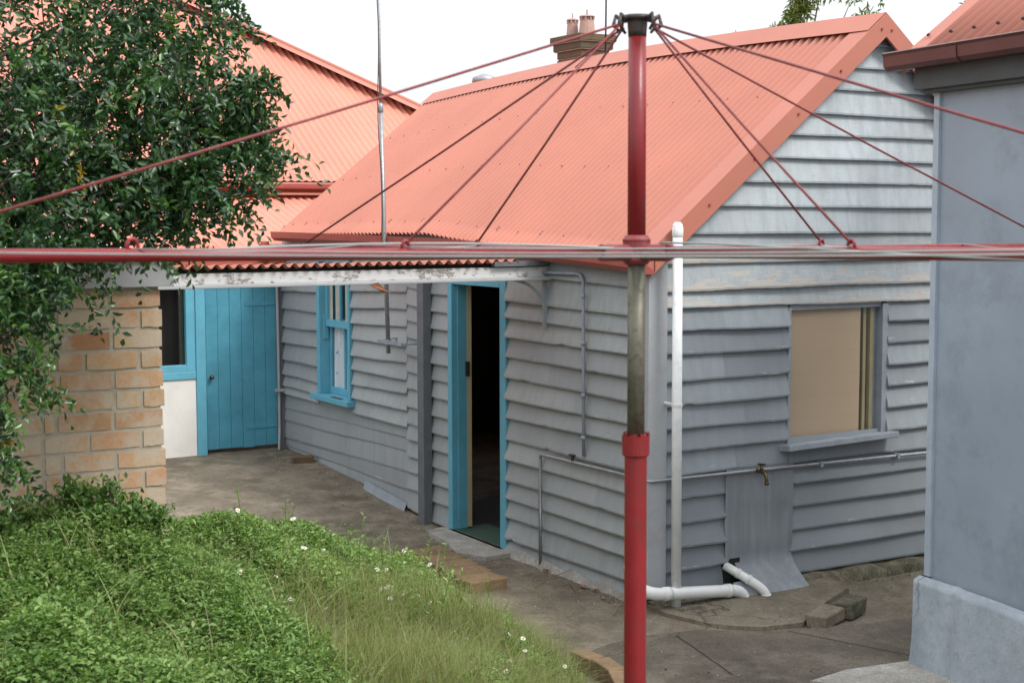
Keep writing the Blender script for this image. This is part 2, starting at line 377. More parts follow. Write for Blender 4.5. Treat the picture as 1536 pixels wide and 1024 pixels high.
# ------------------------------------------------------------------ light
w = bpy.data.worlds.new('World'); scene.world = w; w.use_nodes = True
nt = w.node_tree; bg = nt.nodes['Background']
SUN_EL, SUN_AZ = R(50), math.atan2(.42, -.90)   # direction towards the sun, from +Y clockwise
sky = nt.nodes.new('ShaderNodeTexSky'); sky.sky_type = 'NISHITA'; sky.sun_disc = False
sky.sun_elevation = SUN_EL; sky.sun_rotation = SUN_AZ; sky.air_density = 1.0; sky.dust_density = 4; sky.ozone_density = 1
hs = nt.nodes.new('ShaderNodeHueSaturation'); hs.inputs['Saturation'].default_value = .3
mixn = nt.nodes.new('ShaderNodeMix'); mixn.data_type = 'RGBA'; mixn.inputs['Factor'].default_value = .8
mixn.inputs[7].default_value = (8.6, 8.9, 9.3, 1)     # even bright cloud cover
nt.links.new(sky.outputs[0], hs.inputs['Color']); nt.links.new(hs.outputs[0], mixn.inputs[6]); tc = nt.nodes.new('ShaderNodeTexCoord'); sx = nt.nodes.new('ShaderNodeSeparateXYZ'); nt.links.new(tc.outputs['Generated'], sx.inputs[0])
ov = nt.nodes.new('ShaderNodeMapRange'); ov.inputs['From Min'].default_value = 0; ov.inputs['From Max'].default_value = 1; ov.inputs['To Min'].default_value = .72; ov.inputs['To Max'].default_value = 1.75
nt.links.new(sx.outputs['Z'], ov.inputs['Value']); vm = nt.nodes.new('ShaderNodeVectorMath'); vm.operation = 'SCALE'; nt.links.new(mixn.outputs[2], vm.inputs[0]); nt.links.new(ov.outputs[0], vm.inputs['Scale']); nt.links.new(vm.outputs[0], bg.inputs['Color'])
bg.inputs['Strength'].default_value = .125
sl = bpy.data.lights.new('sun', 'SUN'); sl.energy = 2.0; sl.angle = R(16); sl.color = (1, .96, .9)
so = bpy.data.objects.new('sun', sl); COL.objects.link(so)
sd = Vector((math.sin(SUN_AZ)*math.cos(SUN_EL), math.cos(SUN_AZ)*math.cos(SUN_EL), math.sin(SUN_EL)))
so.rotation_euler = sd.to_track_quat('Z', 'Y').to_euler(); so.location = (-10, -20, 25)
scene.view_settings.view_transform = 'Standard'; scene.view_settings.look = 'None'
scene.view_settings.exposure = .40; scene.view_settings.gamma = 1

# ------------------------------------------------------------------ ground, yard, bank
BED = [(-6.5,-9.5),(-3.9,-6.2),(-3.0,-4.2),(-2.05,-2.75),(-1.8,-1.95),(-1.46,-1.4),(-1.3,-.75),(-1.22,.5),(-1.3,1.5),(-1.5,2.2),(-1.8,2.4),(-2.3,2.0),(-3.0,1.3),(-3.6,.9),(-9,.8)]
BEDN = np.array(BED)
def bed_dist(P):
    """signed distance into the planted bank (positive inside)"""
    P = np.atleast_2d(P); best = np.full(len(P), 1e9); sgn = np.zeros(len(P))
    for a, b in zip(BEDN[:-1], BEDN[1:]):
        ab = b-a; t = np.clip(((P-a)@ab)/(ab@ab), 0, 1); q = a+t[:, None]*ab; d = np.linalg.norm(P-q, axis=1)
        cr = ab[0]*(P[:, 1]-a[1]) - ab[1]*(P[:, 0]-a[0]); m = d < best
        best = np.where(m, d, best); sgn = np.where(m, np.sign(cr), sgn)
    return best*sgn
def yard_z(x, y):
    return .2*smooth01((np.asarray(y)-2.6)/3.6) - .03*smooth01((np.asarray(x)-.3)/1.0)
def bank_z(P):
    s = bed_dist(P); P = np.atleast_2d(P)
    lumps = .03*np.sin(P[:, 0]*5.1+P[:, 1]*2.2) + .025*np.sin(P[:, 1]*6.3-P[:, 0]*3.1)
    return np.where(s > 0, .07 + .19*smooth01(s/.5) + .86*smooth01((s-.3)/2.2) + lumps*np.clip(s, 0, 1), -.2) + .0*P[:, 0]

mb = MB()
xs = [-400,-150,-60,-25,-12,-8] + [round(-6+.25*i, 3) for i in range(49)] + [8,12,25,60,150,400]
ys = [-400,-150,-60,-25,-12] + [round(-9+.25*i, 3) for i in range(73)] + [12,25,60,150,400]
def gz(x, y):
    return (x, y, float(yard_z(x, y)) + (.006*math.sin(x*3.3+y*1.7)*math.sin(y*2.9-x) if abs(x) < 7 and -9 < y < 9 else 0))
mb.grid(gz, xs, ys); g = mb.build('ground', M['concrete'], smooth=True); struct(g)

# slabs in the yard, each a thin sheet proud of the one below
def slab(name, pts, z, th, mat, zf=None):
    m = MB(); k = len(pts)
    top = [(x, y, z + (float(yard_z(x, y)) if zf else 0)) for x, y in pts]
    m.poly(top); 
    for i in range(k):
        a, b = top[i], top[(i+1) % k]; m.poly([(a[0], a[1], a[2]-th), (b[0], b[1], b[2]-th), b, a])
    return struct(m.build(name, mat, bevel=.006))
slab('pavement', [(-1.02,-.72),(-.75,-.63),(-.45,-.60),(-.1,-.66),(.1,-.80),(.3,-.94),(.6,-1.0),(.9,-1.1),(2.2,-1.2),(3,-6),(-1.0,-6),(-1.0,-1.4)], .012, .06, M['concrete_b'])
slab('path', [(.22,-6),(.23,-2.2),(-.15,-1.93),(-.22,-1.83),(.1,-1.78),(.52,-1.84),(.62,-1.95),(.7,-6)], .024, .04, M['concrete_l'])
ap = [(-.06,-.05),(-.075,-.3),(.0,-.6),(.09,-.74),(.25,-.87),(.54,-.92),(.74,-.78),(1.0,-.62),(1.42,-.40),(1.5,-.1)]
slab('pavement', ap, .03, .06, M['concrete'])
slab('pavement', [(-.02,2.85),(-.25,2.8),(-.32,2.3),(-.42,1.95),(-.3,1.7),(-.02,1.72)], .03, .05, M['concrete_l'])
# saw-cut joint and old trench line in the slab
mb = MB()
for a, b in (((.36,-.98),(.66,-1.80)), ((-.3,-.7),(-.5,-1.5))):
    d = Vector((b[0]-a[0], b[1]-a[1], 0)); n_ = Vector((-d.y, d.x, 0)).normalized()*.0035
    pts = [Vector((a[0], a[1], .0165)) + d*(i/12) + n_*rnd.uniform(-.8, .8) for i in range(13)]
    for p, q in zip(pts, pts[1:]): mb.poly([p-n_, q-n_, q+n_, p+n_])
struct(mb.build('pavement', M['soil']))

# bank of earth
xs = np.arange(-8.5, -1.0, .12); ys = np.arange(-9.4, 3.5, .12)
XX, YY = np.meshgrid(xs, ys, indexing='ij'); PP = np.stack([XX.ravel(), YY.ravel()], 1)
ZZ = bank_z(PP); V = np.column_stack([PP, ZZ]); ny = len(ys)
ii, jj = np.meshgrid(np.arange(len(xs)-1), np.arange(ny-1), indexing='ij'); a = (ii*ny+jj).ravel()
o = npmesh('terrain', V, np.stack([a, a+ny, a+ny+1, a+1], 1), M['soil'], smooth=True); struct(o)

# ------------------------------------------------------------------ weatherboards
def boards(lines, u0, u1, axis, mats, name, parent, clip=None, proud=0.0, lap=.03, base=None, seed=1, wav=.006, tr=(.1, .9), wear=0.0):
    """lines: list of (z at u0, z at u1) of lap edges, top to bottom. Each board hangs from one line to the next one above."""
    rr = random.Random(seed); m = MB(); edge = []
    def P(u_, off, z): return (-(off+proud), u_, z) if axis == 'y' else (u_, -(off+proud), z)
    for k in range(len(lines)-1):
        zt0, zt1 = lines[k]; zb0, zb1 = lines[k+1]
        tone = rr.uniform(*tr); n = max(2, int((u1-u0)/.035)); ph = rr.uniform(0, 9); chips = [(rr.uniform(u0, u1), rr.uniform(.02, .08), rr.uniform(.004, .016)) for _ in range(rr.randint(0, 1))]
        bow = rr.uniform(-.004, .004); joint = rr.uniform(u0+.3, u1-.3) if u1-u0 > 1.0 and rr.random() < .45 else 1e9; tone2 = rr.uniform(*tr); jz = rr.uniform(-.006, .006)
        cols = []
        for i in range(n+1):
            t = i/n; uu = lerp(u0, u1, t)
            zb = lerp(zb0, zb1, t) + wav*(.35*math.sin(uu*2.1+ph)+.15*math.sin(uu*6.7+ph*2)+rr.uniform(-.16, .16)) + bow*math.sin(math.pi*t)
            for cu, cw, ch in chips: 
                if abs(uu-cu) < cw: zb += ch*(1-abs(uu-cu)/cw)
            if uu > joint: zb += jz
            zt = lerp(zt0, zt1, t) + .02
            if clip:
                lim = clip(uu)
                if lim < zb+.01: cols.append(None); continue
                zt = min(zt, lim)
            cup = lap*(1+.12*math.sin(uu*3+ph)) + (.004 if uu > joint else 0)
            cols.append([P(uu, .006, zt), P(uu, lerp(.006, cup, .55), lerp(zt, zb, .55)), P(uu, cup-.002, lerp(zt, zb, .93)), P(uu, cup-.004, zb), P(uu, .002, zb+.004)])
        prev = None
        for ci, c in enumerate(cols):
            if lerp(u0, u1, ci/n) > joint: tone = tone2
            if c is None: prev = None; continue
            b = len(m.v); m.v += c; edge += [wear, .25+wear, .8+wear, 1+wear, .6+wear]
            if prev is not None:
                for j in range(4):
                    q = (prev+j, prev+j+1, b+j+1, b+j) if axis == 'y' else (b+j, b+j+1, prev+j+1, prev+j)
                    m.face(q, 0, tone)
            else: m.face([b, b+1, b+2, b+3, b+4] if axis == 'x' else [b+4, b+3, b+2, b+1, b], 0, tone)
            prev = b
        last = [c for c in cols if c]
        if last and prev is not None: m.face([prev+4, prev+3, prev+2, prev+1, prev] if axis == 'x' else [prev, prev+1, prev+2, prev+3, prev+4], 0, tone)
    return m, edge

def merge(parts):
    M0 = MB(); E0 = []
    for m, e in parts:
        k = len(M0.v); M0.v += m.v; M0.f += [tuple(i+k for i in q) for q in m.f]; M0.m += m.m; M0.t += m.t; E0 += e
    return M0, E0

cot = thing('weatherboard_cottage', 'grey weatherboard cottage with steep red corrugated roof, an open dark doorway and turquoise trim', 'house', (0, 0, 0))
L_D = [(2.36,2.36),(2.13,2.17),(1.941,1.966),(1.81,1.832),(1.681,1.685),(1.52,1.531),(1.358,1.37),(1.208,1.205),(1.078,1.055),(.89,.893),(.726,.736),(.574,.565),(.429,.43),(.297,.286),(.131,.115),(.0,.01)]
L_C = [(2.45,2.45),(2.27,2.27),(2.115,2.115),(1.96,1.965),(1.81,1.815),(1.67,1.672),(1.525,1.527),(1.375,1.38),(1.235,1.238),(1.085,1.088),(.93,.932),(.78,.785),(.64,.642),(.49,.495),(.35,.35),(.2,.2),(.02,.02)]
L_B = [(2.5,2.5),(2.28,2.29),(2.12,2.145),(1.972,2.0),(1.83,1.855),(1.691,1.713),(1.546,1.565),(1.401,1.417),(1.256,1.269),(1.11,1.12),(.953,.96),(.807,.811),(.672,.673),(.525,.523),(.385,.385),(.24,.24),(.04,.07)]
L_AR = [(2.5,2.5),(2.42,2.40),(2.26,2.235),(2.11,2.08),(1.954,1.921),(1.802,1.767),(1.65,1.616),(1.484,1.469),(1.336,1.315),(1.188,1.18),(1.073,1.044),(.92,.91),(.775,.777)]
L_AL = [(2.5,2.5),(2.40,2.40),(2.23,2.23),(2.04,2.04),(1.865,1.848),(1.673,1.664),(1.493,1.474),(1.325,1.306),(1.131,1.134),(.975,.976),(.86,.86),(.775,.778)]
L_AW = [(.80,.80),(.682,.627),(.555,.503),(.382,.31),(.22,.235),(.07,.215)]
L_UW = [(.845,.845),(.777,.777)]
parts = [boards(L_D, .0, 1.84, 'y', None, '', None, seed=3, wav=.005, lap=.052), boards(L_C, 2.773, 3.21, 'y', None, '', None, seed=4, wav=.003, lap=.046),
         boards(L_B, 3.16, 3.55, 'y', None, '', None, seed=5, proud=.012, wav=.004, lap=.036), boards(L_AR, 3.55, 4.71, 'y', None, '', None, seed=6, wav=.007, lap=.046),
         boards(L_AL, 5.50, 6.45, 'y', None, '', None, seed=8, wav=.012, lap=.046), boards(L_AW, 3.55, 6.45, 'y', None, '', None, seed=9, wav=.008, lap=.02),
         boards(L_UW, 4.70, 5.51, 'y', None, '', None, seed=10, wav=.004), boards([(2.45,2.45),(2.3,2.3),(2.16,2.16)], 1.84, 2.78, 'y', None, '', None, seed=12, wav=.004),
         boards([(2.5,2.5),(2.38,2.38),(2.26,2.26)], 4.70, 5.51, 'y', None, '', None, seed=13, wav=.004)]
def nails(m, e, pts, axis):
    for p in pts:
        p = Vector(p); d = Vector((-.0035, 0, 0)) if axis == 'y' else Vector((0, -.0035, 0)); k = len(m.v); m.tube([p, p+d], [.0045, .0032], 6); e += [.3]*(len(m.v)-k); m.t[-7:] = [0]*7
m, e = merge(parts)
nails(m, e, [(-.044, y+rnd.uniform(-.01,.01), z+.022) for y in (.42, .95, 1.45) for z in [lerp(a, b, y/1.84) for a, b in L_D[2:-1]]] + [(-.039, y+rnd.uniform(-.01,.01), z+.024) for y in (3.72, 4.2, 4.6) for z in [lerp(a, b, (y-3.55)/1.16) for a, b in L_AR[3:-1]]], 'y')
m.build('side_wall', M['facade'], cot, edge=e)
# lining behind the boards
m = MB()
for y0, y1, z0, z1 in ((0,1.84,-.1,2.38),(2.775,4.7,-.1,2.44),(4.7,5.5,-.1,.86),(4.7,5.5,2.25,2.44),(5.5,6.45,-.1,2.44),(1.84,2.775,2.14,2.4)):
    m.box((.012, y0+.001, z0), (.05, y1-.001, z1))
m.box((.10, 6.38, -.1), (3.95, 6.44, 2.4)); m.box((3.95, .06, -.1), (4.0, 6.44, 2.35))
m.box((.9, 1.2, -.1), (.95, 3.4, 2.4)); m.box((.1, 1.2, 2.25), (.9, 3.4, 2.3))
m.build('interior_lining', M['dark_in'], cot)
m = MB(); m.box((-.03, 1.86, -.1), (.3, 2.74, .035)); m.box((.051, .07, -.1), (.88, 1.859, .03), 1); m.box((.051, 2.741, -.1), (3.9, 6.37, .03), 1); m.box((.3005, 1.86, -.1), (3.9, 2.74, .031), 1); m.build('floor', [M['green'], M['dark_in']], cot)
m = MB(); m.box((-.075, 1.87, -.05), (-.03, 2.74, .03)); m.build('door_sill', M['concrete_l'], cot, bevel=.005)

# gable wall
def rake(x): return (2.408+.828*x if x < 1.945 else 4.02-.828*(x-1.945)) - .045
GX1 = 4.0
full = [(4.3,4.3),(3.965,3.965),(3.81,3.805),(3.65,3.645),(3.495,3.475),(3.33,3.31),(3.168,3.155),(3.01,2.982),(2.838,2.82),(2.675,2.652),(2.49,2.472),(2.29,2.29),(2.11,2.118),(1.993,1.985)]
GL = [(1.993,1.99),(1.847,1.835),(1.684,1.68),(1.50,1.517),(1.34,1.347),(1.186,1.182),(1.03,1.035)]
GLW = [(1.03,1.035),(.866,.873)]
GLL = [(.866,.873),(.712,.712),(.542,.544),(.378,.369),(.216,.214),(.07,.06)]
GR = [(1.987,1.985),(1.838,1.836),(1.676,1.683),(1.518,1.52),(1.36,1.368),(1.201,1.201),(1.03,1.03),(.87,.872)]
GRL = [(.87,.872),(.72,.72),(.555,.562),(.385,.393),(.236,.24),(.071,.077)]
parts = []
for k in range(len(full)-1):
    parts.append(boards(full[k:k+2], .09, GX1, 'x', None, '', None, clip=rake, seed=40+k, wav=.005 if k < 11 else .012, lap=.044 if k != 11 else .055, tr=(.72, 1.0) if k < 10 else (.5, .7), wear=(0 if k < 10 else .85)))  # upper boards toned paler: brighter light high on the gable put into colour
parts += [boards(GL, .09, 1.168, 'x', None, '', None, seed=61, wav=.006, lap=.048, tr=(.08, .34)), boards(GLW, .09, 1.168, 'x', None, '', None, seed=62, lap=.048, tr=(.08, .34)), boards(GLL, .09, .622, 'x', None, '', None, seed=63, lap=.048, tr=(.0, .14)),  # boards below toned darker, painting in the shade low on the wall
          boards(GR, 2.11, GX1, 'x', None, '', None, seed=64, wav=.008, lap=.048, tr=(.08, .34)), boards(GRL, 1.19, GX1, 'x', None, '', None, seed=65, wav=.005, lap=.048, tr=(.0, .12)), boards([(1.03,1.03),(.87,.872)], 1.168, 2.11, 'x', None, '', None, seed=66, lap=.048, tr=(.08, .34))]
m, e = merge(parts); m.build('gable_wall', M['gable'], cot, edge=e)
m = MB()
m.box((.02, .012, -.1), (1.17, .05, 2.38)); m.box((2.1, .012, -.1), (3.95, .05, 2.38)); m.box((1.17, .012, -.1), (2.1, .05, 1.0)); m.box((1.17, .012, 1.97), (2.1, .05, 2.38))
m.poly([(.0, .03, 2.37), (4.0, .03, 2.37), (1.97, .03, 4.0)])
m.build('gable_lining', M['black'], cot)
m = MB(); m.box((-.058, -.056, .06), (.095, .03, 2.33)); m.build('corner_board', M['fascia_grey'], cot, bevel=.004)
m = MB(); m.box((-.066, .0305, .0), (-.0585, .055, 2.27)); m.build('corner_strip', M['gutter_red'], cot)
m = MB()   # post against the wall beside the doorway
m.box((-.115, 3.085, -.02), (-.035, 3.20, 2.16)); m.build('cover_post', M['trim_dark'], cot, bevel=.004)
# stone footing under the gable
m = MB()
def foot(u_, v_):
    n_ = .02*math.sin(u_*9)+.015*math.sin(u_*23+1); return (u_, -.10 - .05*v_ + n_*.6, .055 - .12*v_ + .02*math.sin(u_*14+v_*3)) if v_ > 0 else (u_, .02, .066)
m.grid(foot, [-.05+.05*i for i in range(82)], [0, .15, .5, 1], 0); m.build('footing', M['mossy'], cot, smooth=True)
m = MB(); 
m.grid(lambda u_, v_: (-.05-.05*v_-.01*math.sin(u_*12), u_, .055-.09*v_+.012*math.sin(u_*17)), [.0+.06*i for i in range(31)], [0, .3, 1]); m.build('footing', M['concrete_l'], cot, smooth=True)
m = MB(); m.poly([(-.045,3.56,.10),(-.075,3.56,.03),(-.07,4.42,.10),(-.045,4.42,.17)]); m.poly([(-.03,3.56,.10),(-.045,3.56,.10),(-.045,4.42,.17),(-.03,4.42,.17)]); m.build('footing', M['trim_grey'], cot)

# doorway: jambs, head, door leaf standing open inside
df = MB(); df.box((-.045, 1.835, -.02), (.09, 1.925, 2.12)); df.box((-.05, 2.7005, -.02), (.09, 2.772, 2.12)); df.box((-.047, 1.925, 2.06), (.09, 2.70, 2.12))
df.box((.09, 1.835, -.02), (.13, 1.90, 2.12)); df.box((.0, 2.685, -.01), (.09, 2.70, 2.06)); df.build('door_frame', M['blue'], cot, bevel=.003)
dl = MB(); dl.obox((.095+.40*.40, 2.665+.92*.40, 1.045), (.40*.40, .92*.40, 0), (-.92*.02, .40*.02, 0), (0, 0, 1.0)); dl_o = dl.build('door', M['cream'], cot, bevel=.003)
m = MB(); m.box((.062, 2.655, 1.30), (.094, 2.675, 1.42)); m.build('handle', M['iron'], dl_o)

# sash window in the long wall
wf = MB(); yA, yB, zA, zB = 4.72, 5.49, .885, 2.235
wf.box((-.06, yB-.075, zA), (.10, yB, zB)); wf.box((-.055, yA, zA), (.10, yA+.05, zB)); wf.box((-.058, yA+.05, zB-.06), (.10, yB-.075, zB))
wf.box((.10, yB-.10, zA), (.12, yB, zB)); wf.box((-.02, yB-.095, 1.42), (.03, yB-.0755, 1.66))
win = wf.build('window', M['blue'], cot, bevel=.004)
m = MB(); m.box((-.115, yA-.06, .83), (.10, yB+.05, .884)); m.build('sill', M['blue'], win, bevel=.006)
m = MB(); m.obox((-.075, 4.98, .8875), (.02, 0, 0), (0, .11, 0), (0, 0, .003)); m.build('sill_patch', M['bark'], win)
def sash(x, z0, z1, nbar=1):
    m = MB(); y0, y1 = yA+.05, yB-.078
    m.box((x, y0, z0), (x+.035, y1, z0+.07)); m.box((x, y0, z1-.045), (x+.035, y1, z1)); m.box((x, y0, z0+.07), (x+.035, y0+.045, z1-.045)); m.box((x, y1-.045, z0+.07), (x+.035, y1, z1-.045))
    ym = (y0+y1)/2-.02; m.box((x+.004, ym-.012, z0+.07), (x+.031, ym+.012, z1-.045)); return m
s1 = sash(.0, 1.545, zB-.06).build('sash', M['blue'], win, bevel=.003); s2 = sash(.045, zA+.0, 1.60).build('sash', M['blue'], win, bevel=.003)
m = MB(); m.poly([(.017, yA+.09, 1.6), (.017, yA+.09, 2.13), (.017, yB-.12, 2.13), (.017, yB-.12, 1.6)]); m.build('pane', M['glass'], win)
m = MB(); m.poly([(.062, yA+.09, .94), (.062, yA+.09, 1.57), (.062, yB-.12, 1.57), (.062, yB-.12, .94)]); m.build('pane', M['glass'], win)
m = MB(); m.grid(lambda u_, v_: (.076+.010*math.sin(u_*55)+.01*math.sin(u_*23+v_*2), u_+(.03*(1.6-v_) if u_ < 5.1 else -.02*(1.6-v_)), v_), [4.83+.008*i for i in range(66)], [.92, 1.1, 1.3, 1.5, 1.62]); m.build('curtain', M['lace'], win, smooth=True)
m = MB(); m.grid(lambda u_, v_: (.09+.01*math.sin(u_*48), u_, v_), [4.74+.01*i for i in range(9)], [.92, 1.3, 1.62]); m.grid(lambda u_, v_: (.036+.008*math.sin(u_*60), u_, v_), [5.13+.008*i for i in range(12)]+[5.24], [1.6, 1.9, 2.2])
m.grid(lambda u_, v_: (.038+.004*math.sin(u_*40), u_, v_), [4.77+.01*i for i in range(24)], [1.6, 1.9, 2.2]); m.grid(lambda u_, v_: (.034+.003*math.sin(u_*70), u_, v_), [5.30+.01*i for i in range(11)], [1.6, 1.9, 2.2]); m.build('curtain', M['curtain'], win, smooth=True)

# window in the gable: blind behind louvre glass
gw = MB(); gw.box((1.166, -.028, 1.0), (1.19, .11, 1.965)); gw.box((2.06, -.03, 1.0), (2.115, .11, 1.97)); gw.box((1.19, -.012, 1.945), (2.06, .11, 1.985)); gw.box((2.02, .03, 1.0), (2.06, .11, 1.945))
gwo = gw.build('window', M['trim_grey'], cot, bevel=.003)
m = MB(); m.obox((1.615, -.055, .995), (.522, 0, .012), (0, .085, -.01), (0, .002, .022)); m.build('sill', M['trim_grey'], gwo, bevel=.006)
m = MB(); m.box((1.925, .03, 1.0), (1.955, .06, 1.945)); m.box((1.985, .02, 1.0), (2.019, .06, 1.945)); m.box((1.19, .06, 1.012), (1.94, .1, 1.04)); m.build('window_frame', M['cream'], gwo, bevel=.002)
m = MB(); m.grid(lambda u_, v_: (u_, .018+.003*math.sin(u_*4+v_*2), v_), [1.19+.0865*i for i in range(9)], [1.03+.0915*i for i in range(11)]); m.build('blind', M['blind'], gwo, smooth=True)
m = MB()
for k in range(6): m.poly([(1.19, .003, 1.022+.155*k), (2.02, .003, 1.022+.155*k), (2.02, .010, 1.178+.155*k), (1.19, .010, 1.178+.155*k)])
m.build('louvre_glass', M['glass'], gwo)
m = MB(); m.box((1.945, .10, 1.02), (1.985, .12, 1.2)); m.box((1.94, .09, 1.0), (2.03, .13, 1.95)); m.build('inner_jamb', M['dark_in'], gwo)

# sheet metal patch with flared foot and a pipe hole
m = MB()
zs = [.875,.8,.7,.6,.5,.4,.34,.28,.22,.16,.11,.07,.04,.02]
def shp(u_, v_):
    fl = max(0, (.22-v_)/.2); spread = 1+.02*fl; dent = .006*math.sin(u_*14+v_*5)+.004*math.sin(v_*22)
    return (.90+(u_-.90)*spread - .0*fl, -.047-.20*fl**1.4-dent, v_)
m.grid(shp, [.605+.03*i for i in range(21)], zs, skip=lambda u_, v_: u_ < .71 and .10 < v_ < .24)
m.build('metal_patch', M['galv_sheet'], cot, smooth=True)
m = MB(); m.box((.60, -.04, .05), (.74, -.008, .25)); m.build('pipe_hole', M['black'], cot)

# ------------------------------------------------------------------ cottage roof
def corr(name, B0, B1, T0, T1, pitch, amp, mat, parent, rows=10, sag=None, th=.004, bottom=None, seg=8):
    """corrugated sheet: B0-B1 lower edge, T0-T1 upper edge; ribs run from B to T"""
    B0, B1, T0, T1 = map(np.array, (B0, B1, T0, T1)); L = np.linalg.norm(B1-B0); n = int(L/pitch*seg)
    s = np.linspace(0, 1, n+1); t = np.linspace(0, 1, rows+1)
    lo = B0 + s[:, None]*(B1-B0)
    if bottom is not None: lo = np.array([bottom(q) for q in s])
    hi = T0 + s[:, None]*(T1-T0)
    nrm = np.cross(B1-B0, T0-B0); nrm = nrm/np.linalg.norm(nrm); nrm = nrm if nrm[2] > 0 else -nrm
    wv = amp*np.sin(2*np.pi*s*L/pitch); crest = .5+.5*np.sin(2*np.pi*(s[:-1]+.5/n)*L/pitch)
    V = lo[:, None, :]*(1-t)[None, :, None] + hi[:, None, :]*t[None, :, None]
    V = V + (wv[:, None]+ (.006*np.sin(s*9)[:, None]*np.sin(t*7)[None, :]))[:, :, None]*nrm
    if sag is not None: V[:, :, 2] += sag(s[:, None], t[None, :])
    nV = V.reshape(-1, 3); r1 = rows+1
    i, j = np.meshgrid(np.arange(n), np.arange(rows), indexing='ij'); a = (i*r1+j).ravel()
    F = np.stack([a, a+r1, a+r1+1, a+1], 1)
    fl = (np.cross(nV[F[0, 1]]-nV[F[0, 0]], nV[F[0, 3]]-nV[F[0, 0]])@nrm) < 0
    if fl: F = F[:, ::-1]
    sheet = np.floor(i.ravel()/ (seg*10)).astype(int); tones = .25*rng.uniform(0, 1, sheet.max()+2)[sheet] + .75*crest[i.ravel()]**2  # crests paler: light catching the rib tops put into the tone
    # underside copy + lower edge closing strip
    V2 = nV - nrm*th; F2 = F[:, ::-1] + len(nV)
    e = np.arange(n)*r1; E_ = np.stack([e, e+len(nV), e+r1+len(nV), e+r1], 1)
    Vall = np.vstack([nV, V2]); Fall = np.vstack([F, F2, E_])
    return npmesh(name, Vall, Fall, mat, parent, np.concatenate([tones, tones, np.zeros(n)]), True), nrm

EAVE = [(-.12,2.345),(.2,2.355),(1.5,2.405),(2.04,2.435),(2.5,2.465),(2.94,2.50),(3.97,2.49),(5.16,2.476),(6.22,2.46)]
def eave_pt(s):
    y = -.10 + s*6.32; ys_, zs_ = zip(*EAVE); z = np.interp(y, ys_, zs_); return np.array([-.16 + .0*s, y, z-.03])
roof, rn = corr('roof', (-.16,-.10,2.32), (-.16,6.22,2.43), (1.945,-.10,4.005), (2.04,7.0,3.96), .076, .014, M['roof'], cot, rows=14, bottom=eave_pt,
            sag=lambda s, t: .08*np.sin(np.pi*s)*t)
corr('rear_roof', (4.1,-.10,2.27), (4.1,6.3,2.38), (1.945,-.10,4.005), (2.04,7.0,3.96), .076, .0085, M['roof'], cot, rows=3, sag=lambda s, t: .08*np.sin(np.pi*s)*t)
# ridge cap following the sag
m = MB()
def ridge_pt(s, side):
    x = lerp(1.945, 2.04, s); y = lerp(-.12, 7.02, s); z = lerp(4.03, 3.985, s) + .08*math.sin(math.pi*s)
    return x, y, z
def cap(u_, v_):
    x, y, z = ridge_pt(u_, 0); return (x+v_, y, z + .012 - abs(v_)*.80)
m.grid(cap, [i/40 for i in range(41)], [-.17, -.165, -.02, 0, .02, .165, .17]); m.build('ridge_cap', M['flash'], cot)
# barge flashing up the gable rakes
for side in (-1, 1):
    m = MB()
    a0 = Vector((-.17, -.13, 2.312)) if side < 0 else Vector((4.12, -.13, 2.27)); a1 = Vector((1.945, -.13, 4.035))
    d = (a1-a0).normalized(); upn = Vector((-d.z, 0, d.x)) if side < 0 else Vector((d.z, 0, -d.x))
    if upn.z < 0: upn = -upn
    t0, t1 = a0+upn*.012, a1+upn*.0
    dn = upn*-.135
    m.poly([t0+dn, t1+Vector((0,0,-.165)), t1, t0]); back = Vector((0, .20, 0))
    m.poly([t0, t1, t1+back, t0+back]); m.poly([t0+dn+Vector((0,.02,0)), t1+Vector((0,.02,-.165)), t1+Vector((0,0,-.165)), t0+dn])
    m.poly([t0+dn, t0, t0+back*.3, t0+dn+back*.3])
    for k in range(6):
        c = a0.lerp(a1, .06+.18*k) - upn*.06; m.tube([c+Vector((0,-.001,0)), c+Vector((0,-.010,0))], .009, 8, 1)
    m.build('barge_flashing', [M['flash'], M['gutter_red']], cot)
# screws along the battens
m = MB()
for tt in (.06, .07, .36, .66, .93):
    for k in range(20):
        s = (k+.5)/20; lo = eave_pt(s); hi = np.array([lerp(1.945, 2.04, s), lerp(-.1, 7.0, s), lerp(4.005, 3.96, s)])
        p = Vector(lo + (hi-lo)*tt + np.array([0, 0, .08*math.sin(math.pi*s)*tt])) + Vector(rn)*.010
        if tt in (.07,) and k % 2: continue
        m.tube([p, p+Vector(rn)*.006], [.0065, .004], 6)
absorb(roof, m.build('roof_screws', M['iron']))
m = MB()
GUT = [(-.14,2.325),(.22,2.345),(1.2,2.385),(2.3,2.425),(4.3,2.448),(6.32,2.46)]
def gut(u_, v_):
    ys_, zs_ = zip(*GUT); z = float(np.interp(u_, ys_, zs_)); prof = [(-.05,-.005),(-.05,-.078),(-.075,-.095),(-.13,-.095),(-.165,-.06),(-.172,.0),(-.158,.0),(-.152,-.055),(-.125,-.085),(-.06,-.085)]
    x, dz = prof[int(v_)]; return (x-.02, u_, z+dz)
m.grid(gut, [-.14+.27*i for i in range(25)], list(range(10))); 
m.poly([gut(-.14, k) for k in range(1, 6)]); m.poly([gut(6.34, k) for k in range(1, 6)][::-1])
m.build('gutter', M['gutter_red'], cot)
m = MB(); m.poly([(-.062,-.02,2.26),(-.062,6.3,2.36),(-.062,6.3,2.445),(-.062,2.9,2.49),(-.062,1.9,2.42),(-.062,-.02,2.33)][::-1]); m.poly([(-.062,-.02,2.26),(-.062,6.3,2.36),(.02,6.3,2.36),(.02,-.02,2.26)]); m.build('eave_board', M['fascia_grey'], cot)
